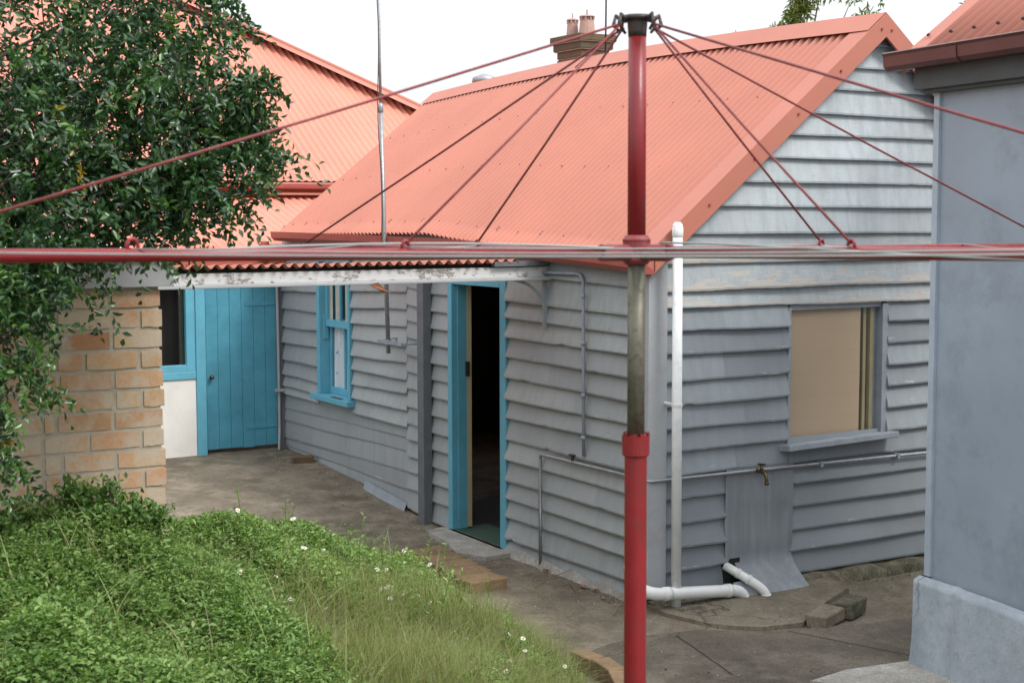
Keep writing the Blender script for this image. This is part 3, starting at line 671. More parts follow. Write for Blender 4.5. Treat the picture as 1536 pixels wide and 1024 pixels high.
# brick chimney through the rear slope
ch = MB(); cx0, cx1, cy0, cy1 = 2.52, 2.86, 4.70, 5.16
courses = [(3.2, 0)]+[(3.2+.077*k, 0) for k in range(1, 14)]
zc = 3.2
while zc < 4.43:
    ex = .03 if 4.24 < zc < 4.34 else (.055 if 4.34 <= zc < 4.40 else (.02 if zc >= 4.40 else 0))
    ch.box((cx0-ex, cy0-ex, zc+.006), (cx1+ex, cy1+ex, zc+.072), 0, rnd.random()); ch.box((cx0-ex+.008, cy0-ex+.008, zc-.004), (cx1+ex-.008, cy1+ex-.008, zc+.006), 1); zc += .078
cho = ch.build('chimney', [M['dark_brick'], M['mortar']], cot, bevel=.006)
for px_, py_, rr_, hh in ((2.62, 5.02, .062, .215), (2.68, 4.84, .082, .235)):
    m = MB(); m.lathe((px_, py_, zc-.03), [(rr_*1.15, 0), (rr_*1.05, .03), (rr_*.88, hh*.72), (rr_*.86, hh*.75), (rr_*.7, hh*.751), (rr_*.7, hh*.9), (rr_*1.02, hh*.901), (rr_*.9, hh*.96), (rr_*.12, hh), (rr_*.1, hh+.05), (.001, hh+.051)], 14)
    for k in range(8):
        t = k*math.pi/4; m.box((px_+rr_*.8*math.cos(t)-.009, py_+rr_*.8*math.sin(t)-.009, zc-.03+hh*.745), (px_+rr_*.8*math.cos(t)+.009, py_+rr_*.8*math.sin(t)+.009, zc-.03+hh*.91))
    m.build('chimney_pot', M['terracotta'], cho)
m = MB(); m.lathe((2.3, 6.3, 3.6), [(.09, 0), (.09, .45), (.14, .47), (.13, .52), (.03, .56), (.001, .561)], 14); m.build('roof_vent', M['galv_light'], cot, smooth=True)

# ------------------------------------------------------------------ pipes and poles on the cottage
vp = MB(); vp.tube([(.085, -.185, -.06), (.075, -.185, 2.49)], .0335, 18); vpo = tag(vp.build('vent_pipe', M['pvc_grey'], smooth=True), 'tall white vent pipe standing against the gable wall beside the corner board', 'pipe')
m = MB(); m.lathe((.075, -.185, 2.47), [(.0345, 0), (.037, .005), (.037, .06), (.034, .063), (.033, .078), (.026, .089), (.001, .092)], 18)
for k in range(9): t = k*2*math.pi/9; m.beam((.075+.034*math.cos(t), -.185+.034*math.sin(t), 2.53), (.075+.016*math.cos(t), -.185+.016*math.sin(t), 2.566), .006, .006)
m.build('pipe_cap', M['pvc'], vpo, smooth=True)
m = MB(); m.tube([(.08, -.05, 1.37), (.08, -.185, 1.37)], .012); m.lathe((.08, -.185, 1.36), [(.036, 0), (.037, .002), (.037, .02), (.036, .022)], 18); m.build('pipe_clip', M['pvc'], vpo)
def elbow(a, c, b, n=6):
    a, b, c = Vector(a), Vector(b), Vector(c); return [a.lerp(c, t).lerp(c.lerp(b, t), t) for t in [i/n for i in range(n+1)]]
d1 = MB(); pts = [(-.13,.05,.28)] + elbow((-.165,-.10,.17), (-.155,-.205,.145), (-.05,-.2,.130)) + elbow((.53,-.2,.078), (.635,-.2,.07), (.65,-.205,.0)) + [(.655,-.206,-.05)]
d1.tube(pts, .042, 16)
for p, q in (((-.03,-.2,.129), (.02,-.2,.125)), ((.49,-.2,.082), (.53,-.2,.079)), ((.6505,-.2055,.0), (.652,-.2055,.03))): d1.tube([p, q], .047, 16)
tag(d1.build('drain_pipe', M['pvc'], smooth=True), 'thick white plastic drain pipe running level from behind the red pole to the ground', 'pipe')
d2 = MB(); pts = [(.615,-.03,.205),(.655,-.10,.17)] + elbow((.73,-.215,.105), (.77,-.26,.07), (.785,-.27,.03)) + [(.79,-.275,-.05)]
d2.tube(pts, .031, 16)
for p, q in (((.66,-.106,.166), (.672,-.125,.156)), ((.70,-.17,.132), (.712,-.187,.121)), ((.7835,-.269,.035), (.788,-.273,-.005))): d2.tube([p, q], .035, 16)
tag(d2.build('drain_pipe', M['pvc'], smooth=True), 'thinner white elbow pipe poking out of the hole in the grey metal patch', 'pipe')
# water pipe round the corner with brass tap
wp = MB(); wp.tube([(-.06, 1.30, -.03), (-.06, 1.30, .82)] + elbow((-.06,1.30,.82), (-.06,1.30,.852), (-.06,1.27,.853)) + [(-.06, .3, .862), (-.062, .02, .858)] + elbow((-.062,.0,.858), (-.07,-.075,.857), (.02,-.068,.856)) + [(.5,-.058,.852), (1.2,-.06,.85), (2.5,-.06,.838), (3.4,-.06,.835)], .0125, 10)
wpo = tag(wp.build('water_pipe', M['galv_light'], smooth=True), 'grey water pipe along both walls with a brass tap under the blind window', 'pipe')
m = MB(); m.tube([(.862,-.06,.85), (.862,-.12,.85)], .014); m.tube(elbow((.862,-.11,.85), (.862,-.165,.85), (.862,-.17,.80)) + [(.862,-.17,.785)], .0125); m.tube([(.862,-.115,.85), (.862,-.115,.895)], [.016, .010]); m.lathe((.862,-.17,.765), [(.016,0),(.016,.022),(.012,.024)], 10)
tap = m.build('tap', M['brass'], wpo, smooth=True); m = MB(); m.beam((.83,-.115,.90), (.894,-.115,.90), .012, .010); m.beam((.862,-.147,.9), (.862,-.083,.9), .012, .010); m.build('tap_handle', M['brass'], tap)
for p in ((1.45,-.05,.845), (2.2,-.05,.84)):
    m = MB(); m.box((p[0]-.012, -.08, p[2]-.02), (p[0]+.012, -.03, p[2]+.018)); m.build('pipe_bracket', M['trim_grey'], wpo)
m = MB(); m.tube([(-.06,.86,.86), (-.06,.86,.91)], .012); m.box((-.075,.83,.90), (-.05,.89,.912)); m.build('valve', M['iron'], wpo)
cp = MB(); cp.tube([(-.075, 1.75, 2.19), (-.075, .80, 2.205)] + elbow((-.075,.79,2.205), (-.075,.715,2.205), (-.07,.71,2.14)) + [(-.066,.71,1.5), (-.062,.713,.92)], .012, 10)
for z in (2.05, 1.72, 1.35, 1.05): cp.tube([(-.067,.71,z-.015), (-.067,.71,z+.015)], .017, 10)
tag(cp.build('conduit_pipe', M['trim_grey'], smooth=True), 'thin grey conduit bending down the wall right of the doorway', 'pipe')
wd = MB(); wd.tube([(-.10, 6.42, 2.1), (-.09, 6.43, 1.2), (-.085, 6.44, .42), (-.10, 6.42, .2)], .014, 8); wd.poly([(-.13,6.30,.20),(-.05,6.42,.2),(-.07,6.43,.38)]); wd.poly([(-.07,6.43,.38),(-.05,6.42,.2),(-.13,6.30,.20)])
for z in (1.95, .82): wd.box((-.14, 6.38, z-.012), (-.05, 6.44, z+.012))
tag(wd.build('conduit_pipe', M['fascia_grey']), 'thin pale pipe in the far corner between turquoise door and grey boards', 'pipe')

ms = thing('aerial_mast', 'grey aerial mast held off the grey wall beside the turquoise sash window', 'mast', (-.2, 3.6, 1.43))
m = MB(); m.tube([(-.2, 3.575, 1.43), (-.2, 3.64, 2.5), (-.2, 3.69, 3.55)], .019, 12); m.build('pole', M['galv_light'], ms, smooth=True)
m = MB(); m.tube([(-.2, 3.686, 3.5), (-.2, 3.70, 4.0), (-.2, 3.715, 5.1)], .012, 10); m.lathe((-.2, 3.688, 3.50), [(.022,0),(.024,.005),(.024,.05),(.014,.08)], 12); m.build('upper_pole', M['galv_light'], ms, smooth=True)
m = MB(); m.beam((-.205, 3.78, 1.525), (-.205, 3.30, 1.525), .012, .03); m.beam((-.205, 3.31, 1.525), (-.03, 3.31, 1.525), .03, .012); m.beam((-.205, 3.75, 1.525), (-.03, 3.75, 1.545), .025, .01); m.lathe((-.2, 3.58, 1.505), [(.021,0),(.026,.002),(.026,.04),(.02,.042)], 10); m.build('wall_bracket', M['trim_grey'], ms)
m = MB(); m.tube([(-.225+.006*math.sin(z*5), 3.60+.03*(z-1.4)/1.1+.012+.012*math.sin(z*4), z) for z in [2.3+.1*i for i in range(28)]], .004, 6); m.build('cable', M['iron'], ms)
m = MB(); m.tube([(2.05, 3.575, 4.05), (2.05, 3.56, 4.9)], .0085, 8); m.tube([(2.05,3.575,4.14),(1.95,3.70,4.10),(1.86,3.80,3.99)], .004, 6); tag(m.build('thin_aerial', M['iron'], smooth=True), 'thin dark aerial rod rising from the cottage ridge right of the chimney', 'aerial')

# ------------------------------------------------------------------ lean-to awning
aw = thing('awning', 'narrow awning with wavy red sheet and flaking white beam crossing above the doorway', 'awning', (-1.7, 1.3, 2.2))
m = MB(); A0, A1 = Vector((-3.62, 1.32, 2.205)), Vector((.0, 1.22, 2.205))
m.beam(A0+Vector((0,.03,0)), A1+Vector((0,.03,0)), .045, .075); m.build('beam', M['white_peel'], aw, bevel=.004)
m = MB()
m.beam(A0+Vector((0,-.012,-.048)), A1+Vector((-.02,-.012,-.048)), .075, .022); m.build('bottom_rail', M['fascia_grey'], aw, bevel=.004)
m = MB(); m.beam(A0+Vector((0,.05,.055)), A1+Vector((0,.05,.055)), .04, .034); m.build('batten', M['black'], aw)
corr('roof_sheet', (-3.62,1.285,2.287), (-.30,1.195,2.292), (-3.62,2.15,2.20), (-.30,2.05,2.205), .076, .0145, M['roof'], aw, rows=4, seg=10)
m = MB(); m.box((-.5, 1.2, 2.25), (-.0, 1.25, 2.285)); m.build('end_flashing', M['trim_dark'], aw)
m = MB(); m.beam((-.055, 1.243, 2.245), (-.055, 1.243, 1.80), .02, .035, up=(1,0,0)); m.tube(elbow((-.36,1.243,2.155), (-.10,1.243,2.13), (-.06,1.243,1.93), 8), .011, 8); m.build('bracket', M['trim_grey'], aw)
dt = MB(); dt.tube([(-1.47,1.22,2.15), (-1.40,1.19,2.11), (-1.33,1.2,2.09)], [.006,.012,.004], 6); dt.poly([(-1.47,1.2,2.15),(-1.42,1.19,2.16),(-1.36,1.19,2.10),(-1.42,1.19,2.11)])
tag(dt.build('dead_twig', M['dead_leaf']), 'curled brown dead leaf caught under the awning beam', 'leaf')

# ------------------------------------------------------------------ far wing and main house
hw = thing('red_roofed_house', 'large hip roofed house behind with red corrugated roofs and turquoise plank door wall', 'house', (-1, 7, .2))
WY = 6.45
m = MB(); m.box((-.05, WY, .1), (.06, WY+.1, 2.02)); m.box((-7, WY+.06, .1), (-1.36, WY+.12, 2.02)); m.build('wall', M['trim_dark'], hw)
m = MB(); m.box((-7, WY-.03, 2.0), (.02, WY+.1, 2.26)); m.box((-.2, WY-.12, 2.0), (-.005, WY-.03, 2.33)); m.box((-.27, WY-.10, 2.18), (-.2, WY-.03, 2.36)); m.build('fascia', M['red_wall'], hw)
m = MB(); m.box((-7, 8.3, 2.80), (4.6, 8.42, 2.98)); m.build('upper_wall', M['red_wall'], hw)
pd = MB(); nb = 6; x0, x1 = -.84, -.075
for k in range(nb):
    a, b = lerp(x0, x1, k/nb)+.0015, lerp(x0, x1, (k+1)/nb)-.0015; pd.box((a, WY+.055+rnd.uniform(-.002, .002), .235+rnd.uniform(0, .012)), (b, WY+.085, 1.98))
pdo = pd.build('plank_door', M['blue_door'], hw, bevel=.0025)
m = MB(); m.lathe((0, 0, 0), [(.006,0),(.012,.004),(.012,.02),(.022,.03),(.024,.045),(.016,.058),(.001,.06)], 12); mm = Matrix.Translation((-.795, WY+.055, .99)) @ Matrix.Rotation(R(90), 4, 'X'); m.v = [tuple(mm @ Vector(q)) for q in m.v]; m.build('door_knob', M['brass'], pdo, smooth=True)
for z in (.45, 1.72): m = MB(); m.box((-.42, WY+.048, z-.02), (-.08, WY+.0545, z+.02)); m.build('hinge', M['blue_door'], pdo)
fr = MB(); fr.box((-.965, WY-.02, .13), (-.865, WY+.08, 2.0)); fr.box((-1.36, WY-.015, .985), (-.967, WY+.07, 1.06)); fr.box((-1.36, WY-.005, 1.0605), (-1.06, WY+.06, 1.13)); fr.box((-1.06, WY-.005, 1.0605), (-.967, WY+.06, 2.0)); fr.build('wall_frame', M['blue'], hw, bevel=.004)
m = MB(); m.box((-1.40, WY+.0, .15), (-.967, WY+.03, .983)); m.build('wall_panel', M['white_panel'], hw, bevel=.002)
m = MB(); m.poly([(-1.36, WY+.04, 1.13), (-1.062, WY+.04, 1.13), (-1.062, WY+.04, 2.0), (-1.36, WY+.04, 2.0)]); m.build('window_pane', M['glass'], hw)
m = MB(); m.box((-1.40, WY+.3, 1.0), (-1.0, WY+.32, 2.0)); m.box((-1.1, WY+.07, 1.13), (-1.065, WY+.10, 2.0), 1); m.box((-1.115, WY+.05, 1.13), (-1.1, WY+.10, 2.0), 2); m.build('window_backing', [M['dark_in'], M['green'], M['iron']], hw)
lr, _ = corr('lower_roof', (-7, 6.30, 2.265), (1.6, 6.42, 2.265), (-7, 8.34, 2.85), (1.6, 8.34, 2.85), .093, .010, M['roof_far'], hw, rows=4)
m = MB(); m.grid(lambda u_, v_: (u_, 8.30-.10*v_, 2.90-.035*v_), [-7, 1.6], [0, 1]); m.build('apron_flashing', M['flash'], hw)
# hip roof of the main block
XR, YE, ZE, SL = 4.8, 8.4, 3.03, math.tan(R(33))
def hip_clip_roof(name, pitch, amp, mat):
    n = int((XR+9)/pitch*8); s = np.linspace(-9, XR, n+1); rows = 14
    top = np.minimum(XR-s, 5.2); t = np.linspace(0, 1, rows+1)
    D = top[:, None]*t[None, :]; X = np.repeat(s[:, None], rows+1, 1); Y = YE-.05+D; Z = ZE+D*SL
    nrm = np.array([0, -SL, 1.])/math.hypot(SL, 1); wv = amp*np.sin(2*np.pi*s/pitch)[:, None]
    V = np.stack([X, Y+wv*nrm[1], Z+wv*nrm[2]], 2).reshape(-1, 3); r1 = rows+1
    i, j = np.meshgrid(np.arange(n), np.arange(rows), indexing='ij'); a = (i*r1+j).ravel()
    tn = .25*rng.uniform(0, 1, n)[np.floor(i.ravel()/80).astype(int)] + .75*(.5+.5*np.sin(2*np.pi*(s[i.ravel()]+.5*(s[1]-s[0]))/pitch))**2  # rib tops toned paler here too, painting in the light they catch
    return npmesh(name, V, np.stack([a, a+r1, a+r1+1, a+1], 1), mat, hw, tn, True)
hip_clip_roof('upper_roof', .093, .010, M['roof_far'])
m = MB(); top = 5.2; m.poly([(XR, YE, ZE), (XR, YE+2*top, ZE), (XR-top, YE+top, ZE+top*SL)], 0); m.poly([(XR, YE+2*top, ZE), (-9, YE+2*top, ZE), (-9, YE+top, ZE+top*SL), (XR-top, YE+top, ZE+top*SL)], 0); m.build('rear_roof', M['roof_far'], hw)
m = MB()
h0, h1 = Vector((XR+.03, YE-.08, ZE+.01)), Vector((XR-top, YE+top, ZE+top*SL+.03)); d = (h1-h0).normalized(); sd_ = Vector((d.y, -d.x, 0)).normalized()
a_, b_ = -sd_*.24+Vector((0,0,-.02)), sd_*.2+Vector((0,0,-.12)); up_ = Vector((0,0,.055))
for q, rr_ in ((a_, 0), (b_, 1)): m.poly([h0+up_, h0+q+up_*.5, h1+q+up_*.5, h1+up_])
m.tube([h0+up_, h1+up_], .03, 8); m.build('hip_capping', M['flash'], hw)
m = MB(); m.box((-9, YE-.17, ZE-.10), (XR, YE-.05, ZE-.02)); m.build('gutter', M['gutter_red'], hw, bevel=.02)
m = MB(); m.box((-9, YE+.05, .2), (XR-.2, YE+10, ZE-.05)); m.build('wall', M['red_wall'], hw)

# ------------------------------------------------------------------ blue-grey outbuilding at right
th_ = R(82.39); P0 = Vector((.535, -1.902, 0)); DV = Vector((math.cos(th_), math.sin(th_), 0)); NI = Vector((DV.y, -DV.x, 0))
bb = thing('blue_outbuilding', 'smooth blue grey outbuilding with maroon gutter and rendered plinth at the right', 'shed', P0)
def Wp(s, n_, z): return P0 + DV*s + NI*n_ + Vector((0, 0, z))
def wbox(m, s0, s1, n0, n1, z0, z1, mi=0): m.obox(Wp((s0+s1)/2, (n0+n1)/2, (z0+z1)/2), DV*(s1-s0)/2, NI*(n1-n0)/2, Vector((0,0,(z1-z0)/2)), mi)
m = MB(); wbox(m, -5, .0, .06, 3.5, .50, 3.42); m.build('wall', M['fibro'], bb)
m = MB(); wbox(m, -.035, .012, .04, .10, .535, 3.40); wbox(m, .0125, .03, .055, .12, .53, 3.40); m.build('corner_trim', M['fibro_trim'], bb, bevel=.003)
m = MB()
def pl(u_, v_):
    bat = .05*(1-v_/.53); ledge = 0 if v_ < .515 else .04
    return Wp(u_, -.005 - bat*.6 + ledge + .008*math.sin(u_*5+v_*6)+.006*math.sin(u_*13)*math.sin(v_*11) + (.025*math.exp(-((u_+.28)/.03)**2)), v_)
m.grid(pl, [-5+.2*i for i in range(20)]+[-1+.04*i for i in range(27)], [-.1,0,.08,.16,.24,.32,.40,.48,.51,.53,.531])
m.grid(lambda u_, v_: pl(.04, v_)+NI*u_ if u_ > 0 else pl(.04, v_), [0,.02,.5,3.4], [-.1,0,.16,.32,.48,.51,.53,.531]); m.build('plinth', M['plinth'], bb, smooth=True)
m = MB(); wbox(m, -5, .10, -.03, .0, 3.31, 3.43); wbox(m, -5, .06, .0, .06, 3.29, 3.33); m.build('eave_board', M['fascia_dark'], bb, bevel=.004)
m = MB(); prof = [(-.035,.0),(-.035,-.07),(-.055,-.09),(-.12,-.092),(-.145,-.07),(-.15,-.01),(-.162,.004),(-.15,.012),(-.138,.004),(-.13,-.06),(-.06,-.075)]
def bg_(u_, v_): n_, dz = prof[int(v_)]; return Wp(u_, n_, 3.515+dz)
m.grid(bg_, [-5,-.40,-.399,-.36,-.359,.23], list(range(11))); m.poly([bg_(.23, k) for k in range(9)]); m.poly([bg_(.23, k) for k in range(9)][::-1])
m.grid(lambda u_, v_: Wp(u_, prof[int(v_)][0]*1.03-.001, 3.515+prof[int(v_)][1]*1.03), [-.40,-.355], [1,2,3,4,5]); m.build('gutter', M['maroon'], bb)
sl_ = math.tan(R(36.9))
ro_, _ = corr('roof', tuple(Wp(.05, -.06, 3.50)), tuple(Wp(-5, -.06, 3.50)), tuple(Wp(.05, 3.2, 3.50+3.26*sl_)), tuple(Wp(-5, 3.2, 3.50+3.26*sl_)), .095, .010, M['roof'], bb, rows=4)
m = MB(); a, b = Wp(.18, -.05, 3.515), Wp(.18, 3.2, 3.515+3.25*sl_); dd = -DV*.16; m.poly([a, a+dd, b+dd, b]); m.poly([a-Vector((0,0,.12)), a, b, b-Vector((0,0,.12))]); m.poly([a+dd, a+dd-Vector((0,0,.03)), b+dd-Vector((0,0,.03)), b+dd]); m.build('barge_flashing', M['flash'], bb)
m = MB()
for t in (.08, .45, .8):
    for k in range(8):
        p = Wp(.12-.19*k, -.06+3.26*t*.35+.05, 3.50+(3.26*t*.35+.05)*sl_+.018); nn = Vector((-NI.x*sl_, -NI.y*sl_, 1)).normalized(); m.tube([p, p+nn*.012], [.011,.008], 6)
absorb(ro_, m.build('roof_screws', M['iron']))

# ------------------------------------------------------------------ brick shed at left
bs = thing('brick_shed', 'small shed of pale orange salvaged bricks under the leafy tree', 'shed', (-4.6, -1.2, .8))
YB = -1.28; XE = -3.69
m = MB(); m.box((-6.4, YB+.0055, .4), (XE-.008, YB+.11, 2.29), 1); m.box((XE-.11, YB+.11, .4), (XE-.008, 3.0, 2.29), 1)
rows = 17; cz = 2.285
for k in range(rows+4):
    h = .0925+rnd.uniform(-.002, .002); z1 = cz-.011; z0 = cz-h+.006; cz -= h
    x = XE + rnd.uniform(-.004, .008) + .02*(k/rows)
    first = .11 if k % 2 else .235
    while x > -6.3:
        L = first if first else rnd.choice([.235, .24, .245, .25, .23, .12]); first = None
        xa = x-L
        if x > -4.20 and xa < -4.235: xa = -4.235
        if x-xa > .04:
            jit = rnd.uniform(-.003, .003); b0 = len(m.v); tn = rnd.random()
            # a brick as a slightly irregular, worn slab
            n_ = 5; xs_ = [lerp(xa+.012, x-.004, i/n_) for i in range(n_+1)]; top = [z1+rnd.uniform(-.0028, .0022) for _ in xs_]; bot = [z0+rnd.uniform(-.0022, .0028) for _ in xs_]
            top[0] -= rnd.uniform(0, .005); top[-1] -= rnd.uniform(0, .005); bot[0] += rnd.uniform(0, .005); bot[-1] += rnd.uniform(0, .005)
            for i in range(n_):
                yv0 = YB+jit; m.poly([(xs_[i], yv0, bot[i]), (xs_[i+1], yv0, bot[i+1]), (xs_[i+1], yv0, top[i+1]), (xs_[i], yv0, top[i])], 0, tn)
                m.poly([(xs_[i], yv0, top[i]), (xs_[i+1], yv0, top[i+1]), (xs_[i+1], YB+.02, top[i+1]), (xs_[i], YB+.02, top[i])], 0, tn); m.poly([(xs_[i], YB+.02, bot[i]), (xs_[i+1], YB+.02, bot[i+1]), (xs_[i+1], yv0, bot[i+1]), (xs_[i], yv0, bot[i])], 0, tn)
            m.poly([(xs_[0], yv0, bot[0]), (xs_[0], yv0, top[0]), (xs_[0], YB+.02, top[0]), (xs_[0], YB+.02, bot[0])], 0, tn); m.poly([(xs_[-1], yv0, top[-1]), (xs_[-1], yv0, bot[-1]), (xs_[-1], YB+.02, bot[-1]), (xs_[-1], YB+.02, top[-1])], 0, tn)
            if x > XE-.03: m.box((x-.03, YB+jit+.003, z0), (x-.003, YB+.10, z1), 0, tn)
        x = xa - .004
m.build('wall', [M['brick'], M['mortar']], bs)
m = MB(); m.box((-6.4, YB-.035, 2.288), (XE+.055, YB-.01, 2.405)); m.box((XE+.03, YB-.01, 2.288), (XE+.0549, 3, 2.405)); m.build('fascia', M['fascia_grey'], bs, bevel=.003)
corr('roof', (-6.4,YB-.06,2.415), (XE+.07,YB-.06,2.415), (-6.4,3,2.58), (XE+.07,3,2.58), .076, .009, M['zinc_roof'], bs, rows=3)

# ------------------------------------------------------------------ loose things in the yard
def brick_obj(name, c, L, W_, H_, ang, mat, label, cat, group=None, chip=0):
    m = MB(); n_ = 4; d = Vector((math.cos(ang), math.sin(ang), 0)); q = Vector((-d.y, d.x, 0))
    m.obox((c[0], c[1], c[2]+H_/2), d*L/2, q*W_/2, Vector((0,0,H_/2)))
    m.v = [tuple(Vector(p)+Vector((rnd.uniform(-.012,.012), rnd.uniform(-.012,.012), rnd.uniform(-.012,.004)))) for p in m.v]
    return tag(m.build(name, mat, bevel=.012), label, cat, group)
brick_obj('paving_block', (.725,-.915,.0), .32, .15, .085, R(27), M['concrete'], 'pale topped concrete block lying on the yard, left one of the broken pair', 'block')
brick_obj('paving_block', (1.02,-.815,-.01), .26, .15, .10, R(24), M['mossy'], 'dark mossy concrete block lying on the yard, right one of the broken pair', 'block')
brick_obj('brick', (-.17, 5.62, .17), .23, .11, .085, R(-8), M['dark_brick'], 'dark loose brick lying by the wall near the turquoise plank door', 'brick')
st = MB()
for k in range(5):
    y0 = 2.05-.235*k
    st.obox((-.66-.02*k, y0-.115, .035), (.15, .012, 0), (-.008, .112, 0), (0,0,.045), 0, rnd.random())
tag(st.build('brick_step', M['paver'], bevel=.008), 'worn terracotta brick step on the yard in front of the open doorway', 'step')
ed_pts = [(-1.14,-.86),(-1.13,-1.07),(-1.17,-1.32),(-1.28,-1.55),(-1.47,-1.88),(-1.75,-2.35),(-2.1,-2.85)]
m = MB(); tot = 0
segs = []
for a, b in zip(ed_pts, ed_pts[1:]):
    a, b = Vector((*a, 0)), Vector((*b, 0)); n_ = max(1, round((b-a).length/.23))
    for k in range(n_): segs.append((a.lerp(b, k/n_), a.lerp(b, (k+1)/n_)))
for a, b in segs:
    d = (b-a).normalized(); q = Vector((-d.y, d.x, 0)); m.obox((a+b)/2+Vector((rnd.uniform(-.008,.008), 0, .05+rnd.uniform(-.006,.006))), d*((b-a).length/2-.006), q*.055, Vector((0,0,.055)))
tag(m.build('brick_edging', M['paver'], bevel=.008), 'curved row of worn bricks edging the overgrown garden bank', 'edging')
# dry twigs and fallen leaves
tw = [(-.50,.55,80,.34),(-.42,.78,20,.42),(-.55,1.05,100,.26),(-.2,.45,150,.2),(-.36,-.1,35,.3),(-.22,.05,-20,.36),(-.6,.2,70,.3),(-.75,-.3,95,.25)]
for x, y, a_, L in tw:
    m = MB(); d = Vector((math.cos(R(a_)), math.sin(R(a_)), 0)); q = Vector((-d.y, d.x, 0)); p0 = Vector((x, y, .012))
    m.tube([p0, p0+d*L*.4+q*.02+Vector((0,0,.02)), p0+d*L+Vector((0,0,.05))], [.004,.0035,.002], 5); m.tube([p0+d*L*.45+q*.02+Vector((0,0,.02)), p0+d*L*.75+q*.1+Vector((0,0,.12))], [.003,.0015], 5)
    tag(m.build('dry_twig', M['twig']), 'dry brown twig lying on the concrete beside the open doorway', 'twig', 'dry twigs on the concrete')
for x, y, a_, s_ in ((-.10,1.15,20,.05),(-.13,.62,80,.05),(-.11,.48,10,.035),(-.18,.3,50,.03)):
    m = MB(); d = Vector((math.cos(R(a_)), math.sin(R(a_)), 0))*s_; q = Vector((-d.y, d.x, 0))*.5; p = Vector((x, y, .014))
    m.poly([p-d, p-d*.2+q+Vector((0,0,.012)), p+d, p-d*.2-q+Vector((0,0,.014))]); m.poly([p-d, p-d*.2-q+Vector((0,0,.014)), p+d+Vector((0,0,.001)), p-d*.2+q+Vector((0,0,.012))])
    tag(m.build('fallen_leaf', M['dead_leaf']), 'curled orange dead leaf on the concrete at the foot of the grey boards', 'leaf', 'fallen leaves by the wall')

# grit, bark and leaf crumbs gathered on the concrete
lm_ = MB()
for k in range(900):
    z_ = rnd.random()
    if z_ < .45: x, y = -.10-abs(rnd.gauss(0, .16)), rnd.uniform(.0, 6.2)
    elif z_ < .6: x, y = rnd.uniform(.9, 2.6), -.14-abs(rnd.gauss(0, .12))
    else: x, y = rnd.uniform(-1.0, 2.2), rnd.uniform(-1.9, .4)
    if x > 0 and y > -.14: continue
    s_ = rnd.uniform(.003, .011); a_ = rnd.uniform(0, 6.3); d = Vector((math.cos(a_), math.sin(a_), 0))*s_; q = Vector((-d.y, d.x, 0))*rnd.uniform(.3, .9); p = Vector((x, y, float(yard_z(x, y)) + (.034 if -.1 < x < 1.5 and y > -.95 else .016)))
    b0 = len(lm_.v); lm_.v += [tuple(p-d), tuple(p+q), tuple(p+d), tuple(p-q), tuple(p+Vector((0,0,s_*.7)))]; mi_ = rnd.choice((0, 0, 1, 2))
    for i in range(4): lm_.face((b0+i, b0+(i+1) % 4, b0+4), mi_)
struct(lm_.build('litter', [M['twig'], M['soil'], M['concrete_l']]), 'stuff')

# ------------------------------------------------------------------ clothes hoist
base = plan(.346, 4.1); HZ = 2.508
TILT = FW*.0147   # whole hoist leans slightly away: offset per metre of height
def hp(l, d, dz):   # point in the hoist's own tilted frame, from the hub
    v = RT*l + FW*d; return Vector((base.x, base.y, HZ)) + v + Vector((0,0,dz)) + TILT*dz + Vector((0,0,-v.dot(TILT)))
bz = float(bank_z(np.array([[base.x, base.y]]))[0])
hh = thing('clothes_hoist', 'red rotary clothes hoist with bare arms and wires standing in the foreground', 'clothesline', (base.x, base.y, bz))
m = MB(); m.tube([hp(0,0,bz-HZ-.1), hp(0,0,-.515)], .0315, 24)
k0 = len(m.v); ring = []
pr_ = [hp(0,0,-.575), hp(0,0,-.57), hp(0,0,-.52)]
m.tube(pr_, [.0335, .0385, .0392], 24, cap=False)
for k in range(24):   # ragged crown of the sleeve
    t0, t1 = 2*math.pi*k/24, 2*math.pi*(k+1)/24; h_ = .011*(.5+.5*math.sin(k*math.pi*.75)); c = hp(0,0,-.52)
    pts = [c+(RT*math.cos(t)+FW*math.sin(t))*.0392 for t in (t0, t1)]; pti = [c+(RT*math.cos(t)+FW*math.sin(t))*.033 for t in (t0, t1)]; up_ = Vector((0,0,h_+.003)); lo_ = Vector((0,0,-.004))
    m.poly([pts[0]+lo_, pts[1]+lo_, pts[1]+up_, pts[0]+up_]); m.poly([pti[1]+lo_, pti[0]+lo_, pti[0]+up_, pti[1]+up_]); m.poly([pts[0]+up_, pts[1]+up_, pti[1]+up_, pti[0]+up_])
m.build('lower_post', M['red'], hh, smooth=False)
m = MB(); m.tube([hp(0,0,-.56), hp(0,0,-.03)], .0245, 24); m.build('inner_tube', M['galv'], hh, smooth=True)
m = MB(); m.tube([hp(0,0,.03), hp(0,0,.3), hp(0,0,.605)], [.0255,.0252,.0245], 24); m.build('upper_post', M['red'], hh, smooth=True)
m = MB(); m.tube([hp(0,0,-.04), hp(0,0,-.03), hp(0,0,.022), hp(0,0,.03), hp(0,0,.034), hp(0,0,.042)], [.03,.038,.038,.04,.036,.03], 20)
DIRS = [(-.8,-.6),(.6,-.8),(-.6,.8),(.8,.6)]
for l, d in DIRS: m.tube([hp(l*.02,d*.02,-.006), hp(l*.13,d*.13,-.006)], .0235, 12)
m.build('hub', M['red_worn'], hh, smooth=False, bevel=.002)
m = MB(); m.tube([hp(0,0,.585), hp(0,0,.60), hp(0,0,.635), hp(0,0,.64)], [.0255,.0265,.029,.027], 16)
m.tube([hp(0,0,.63), hp(0,0,.642)], [.044,.041], 16)
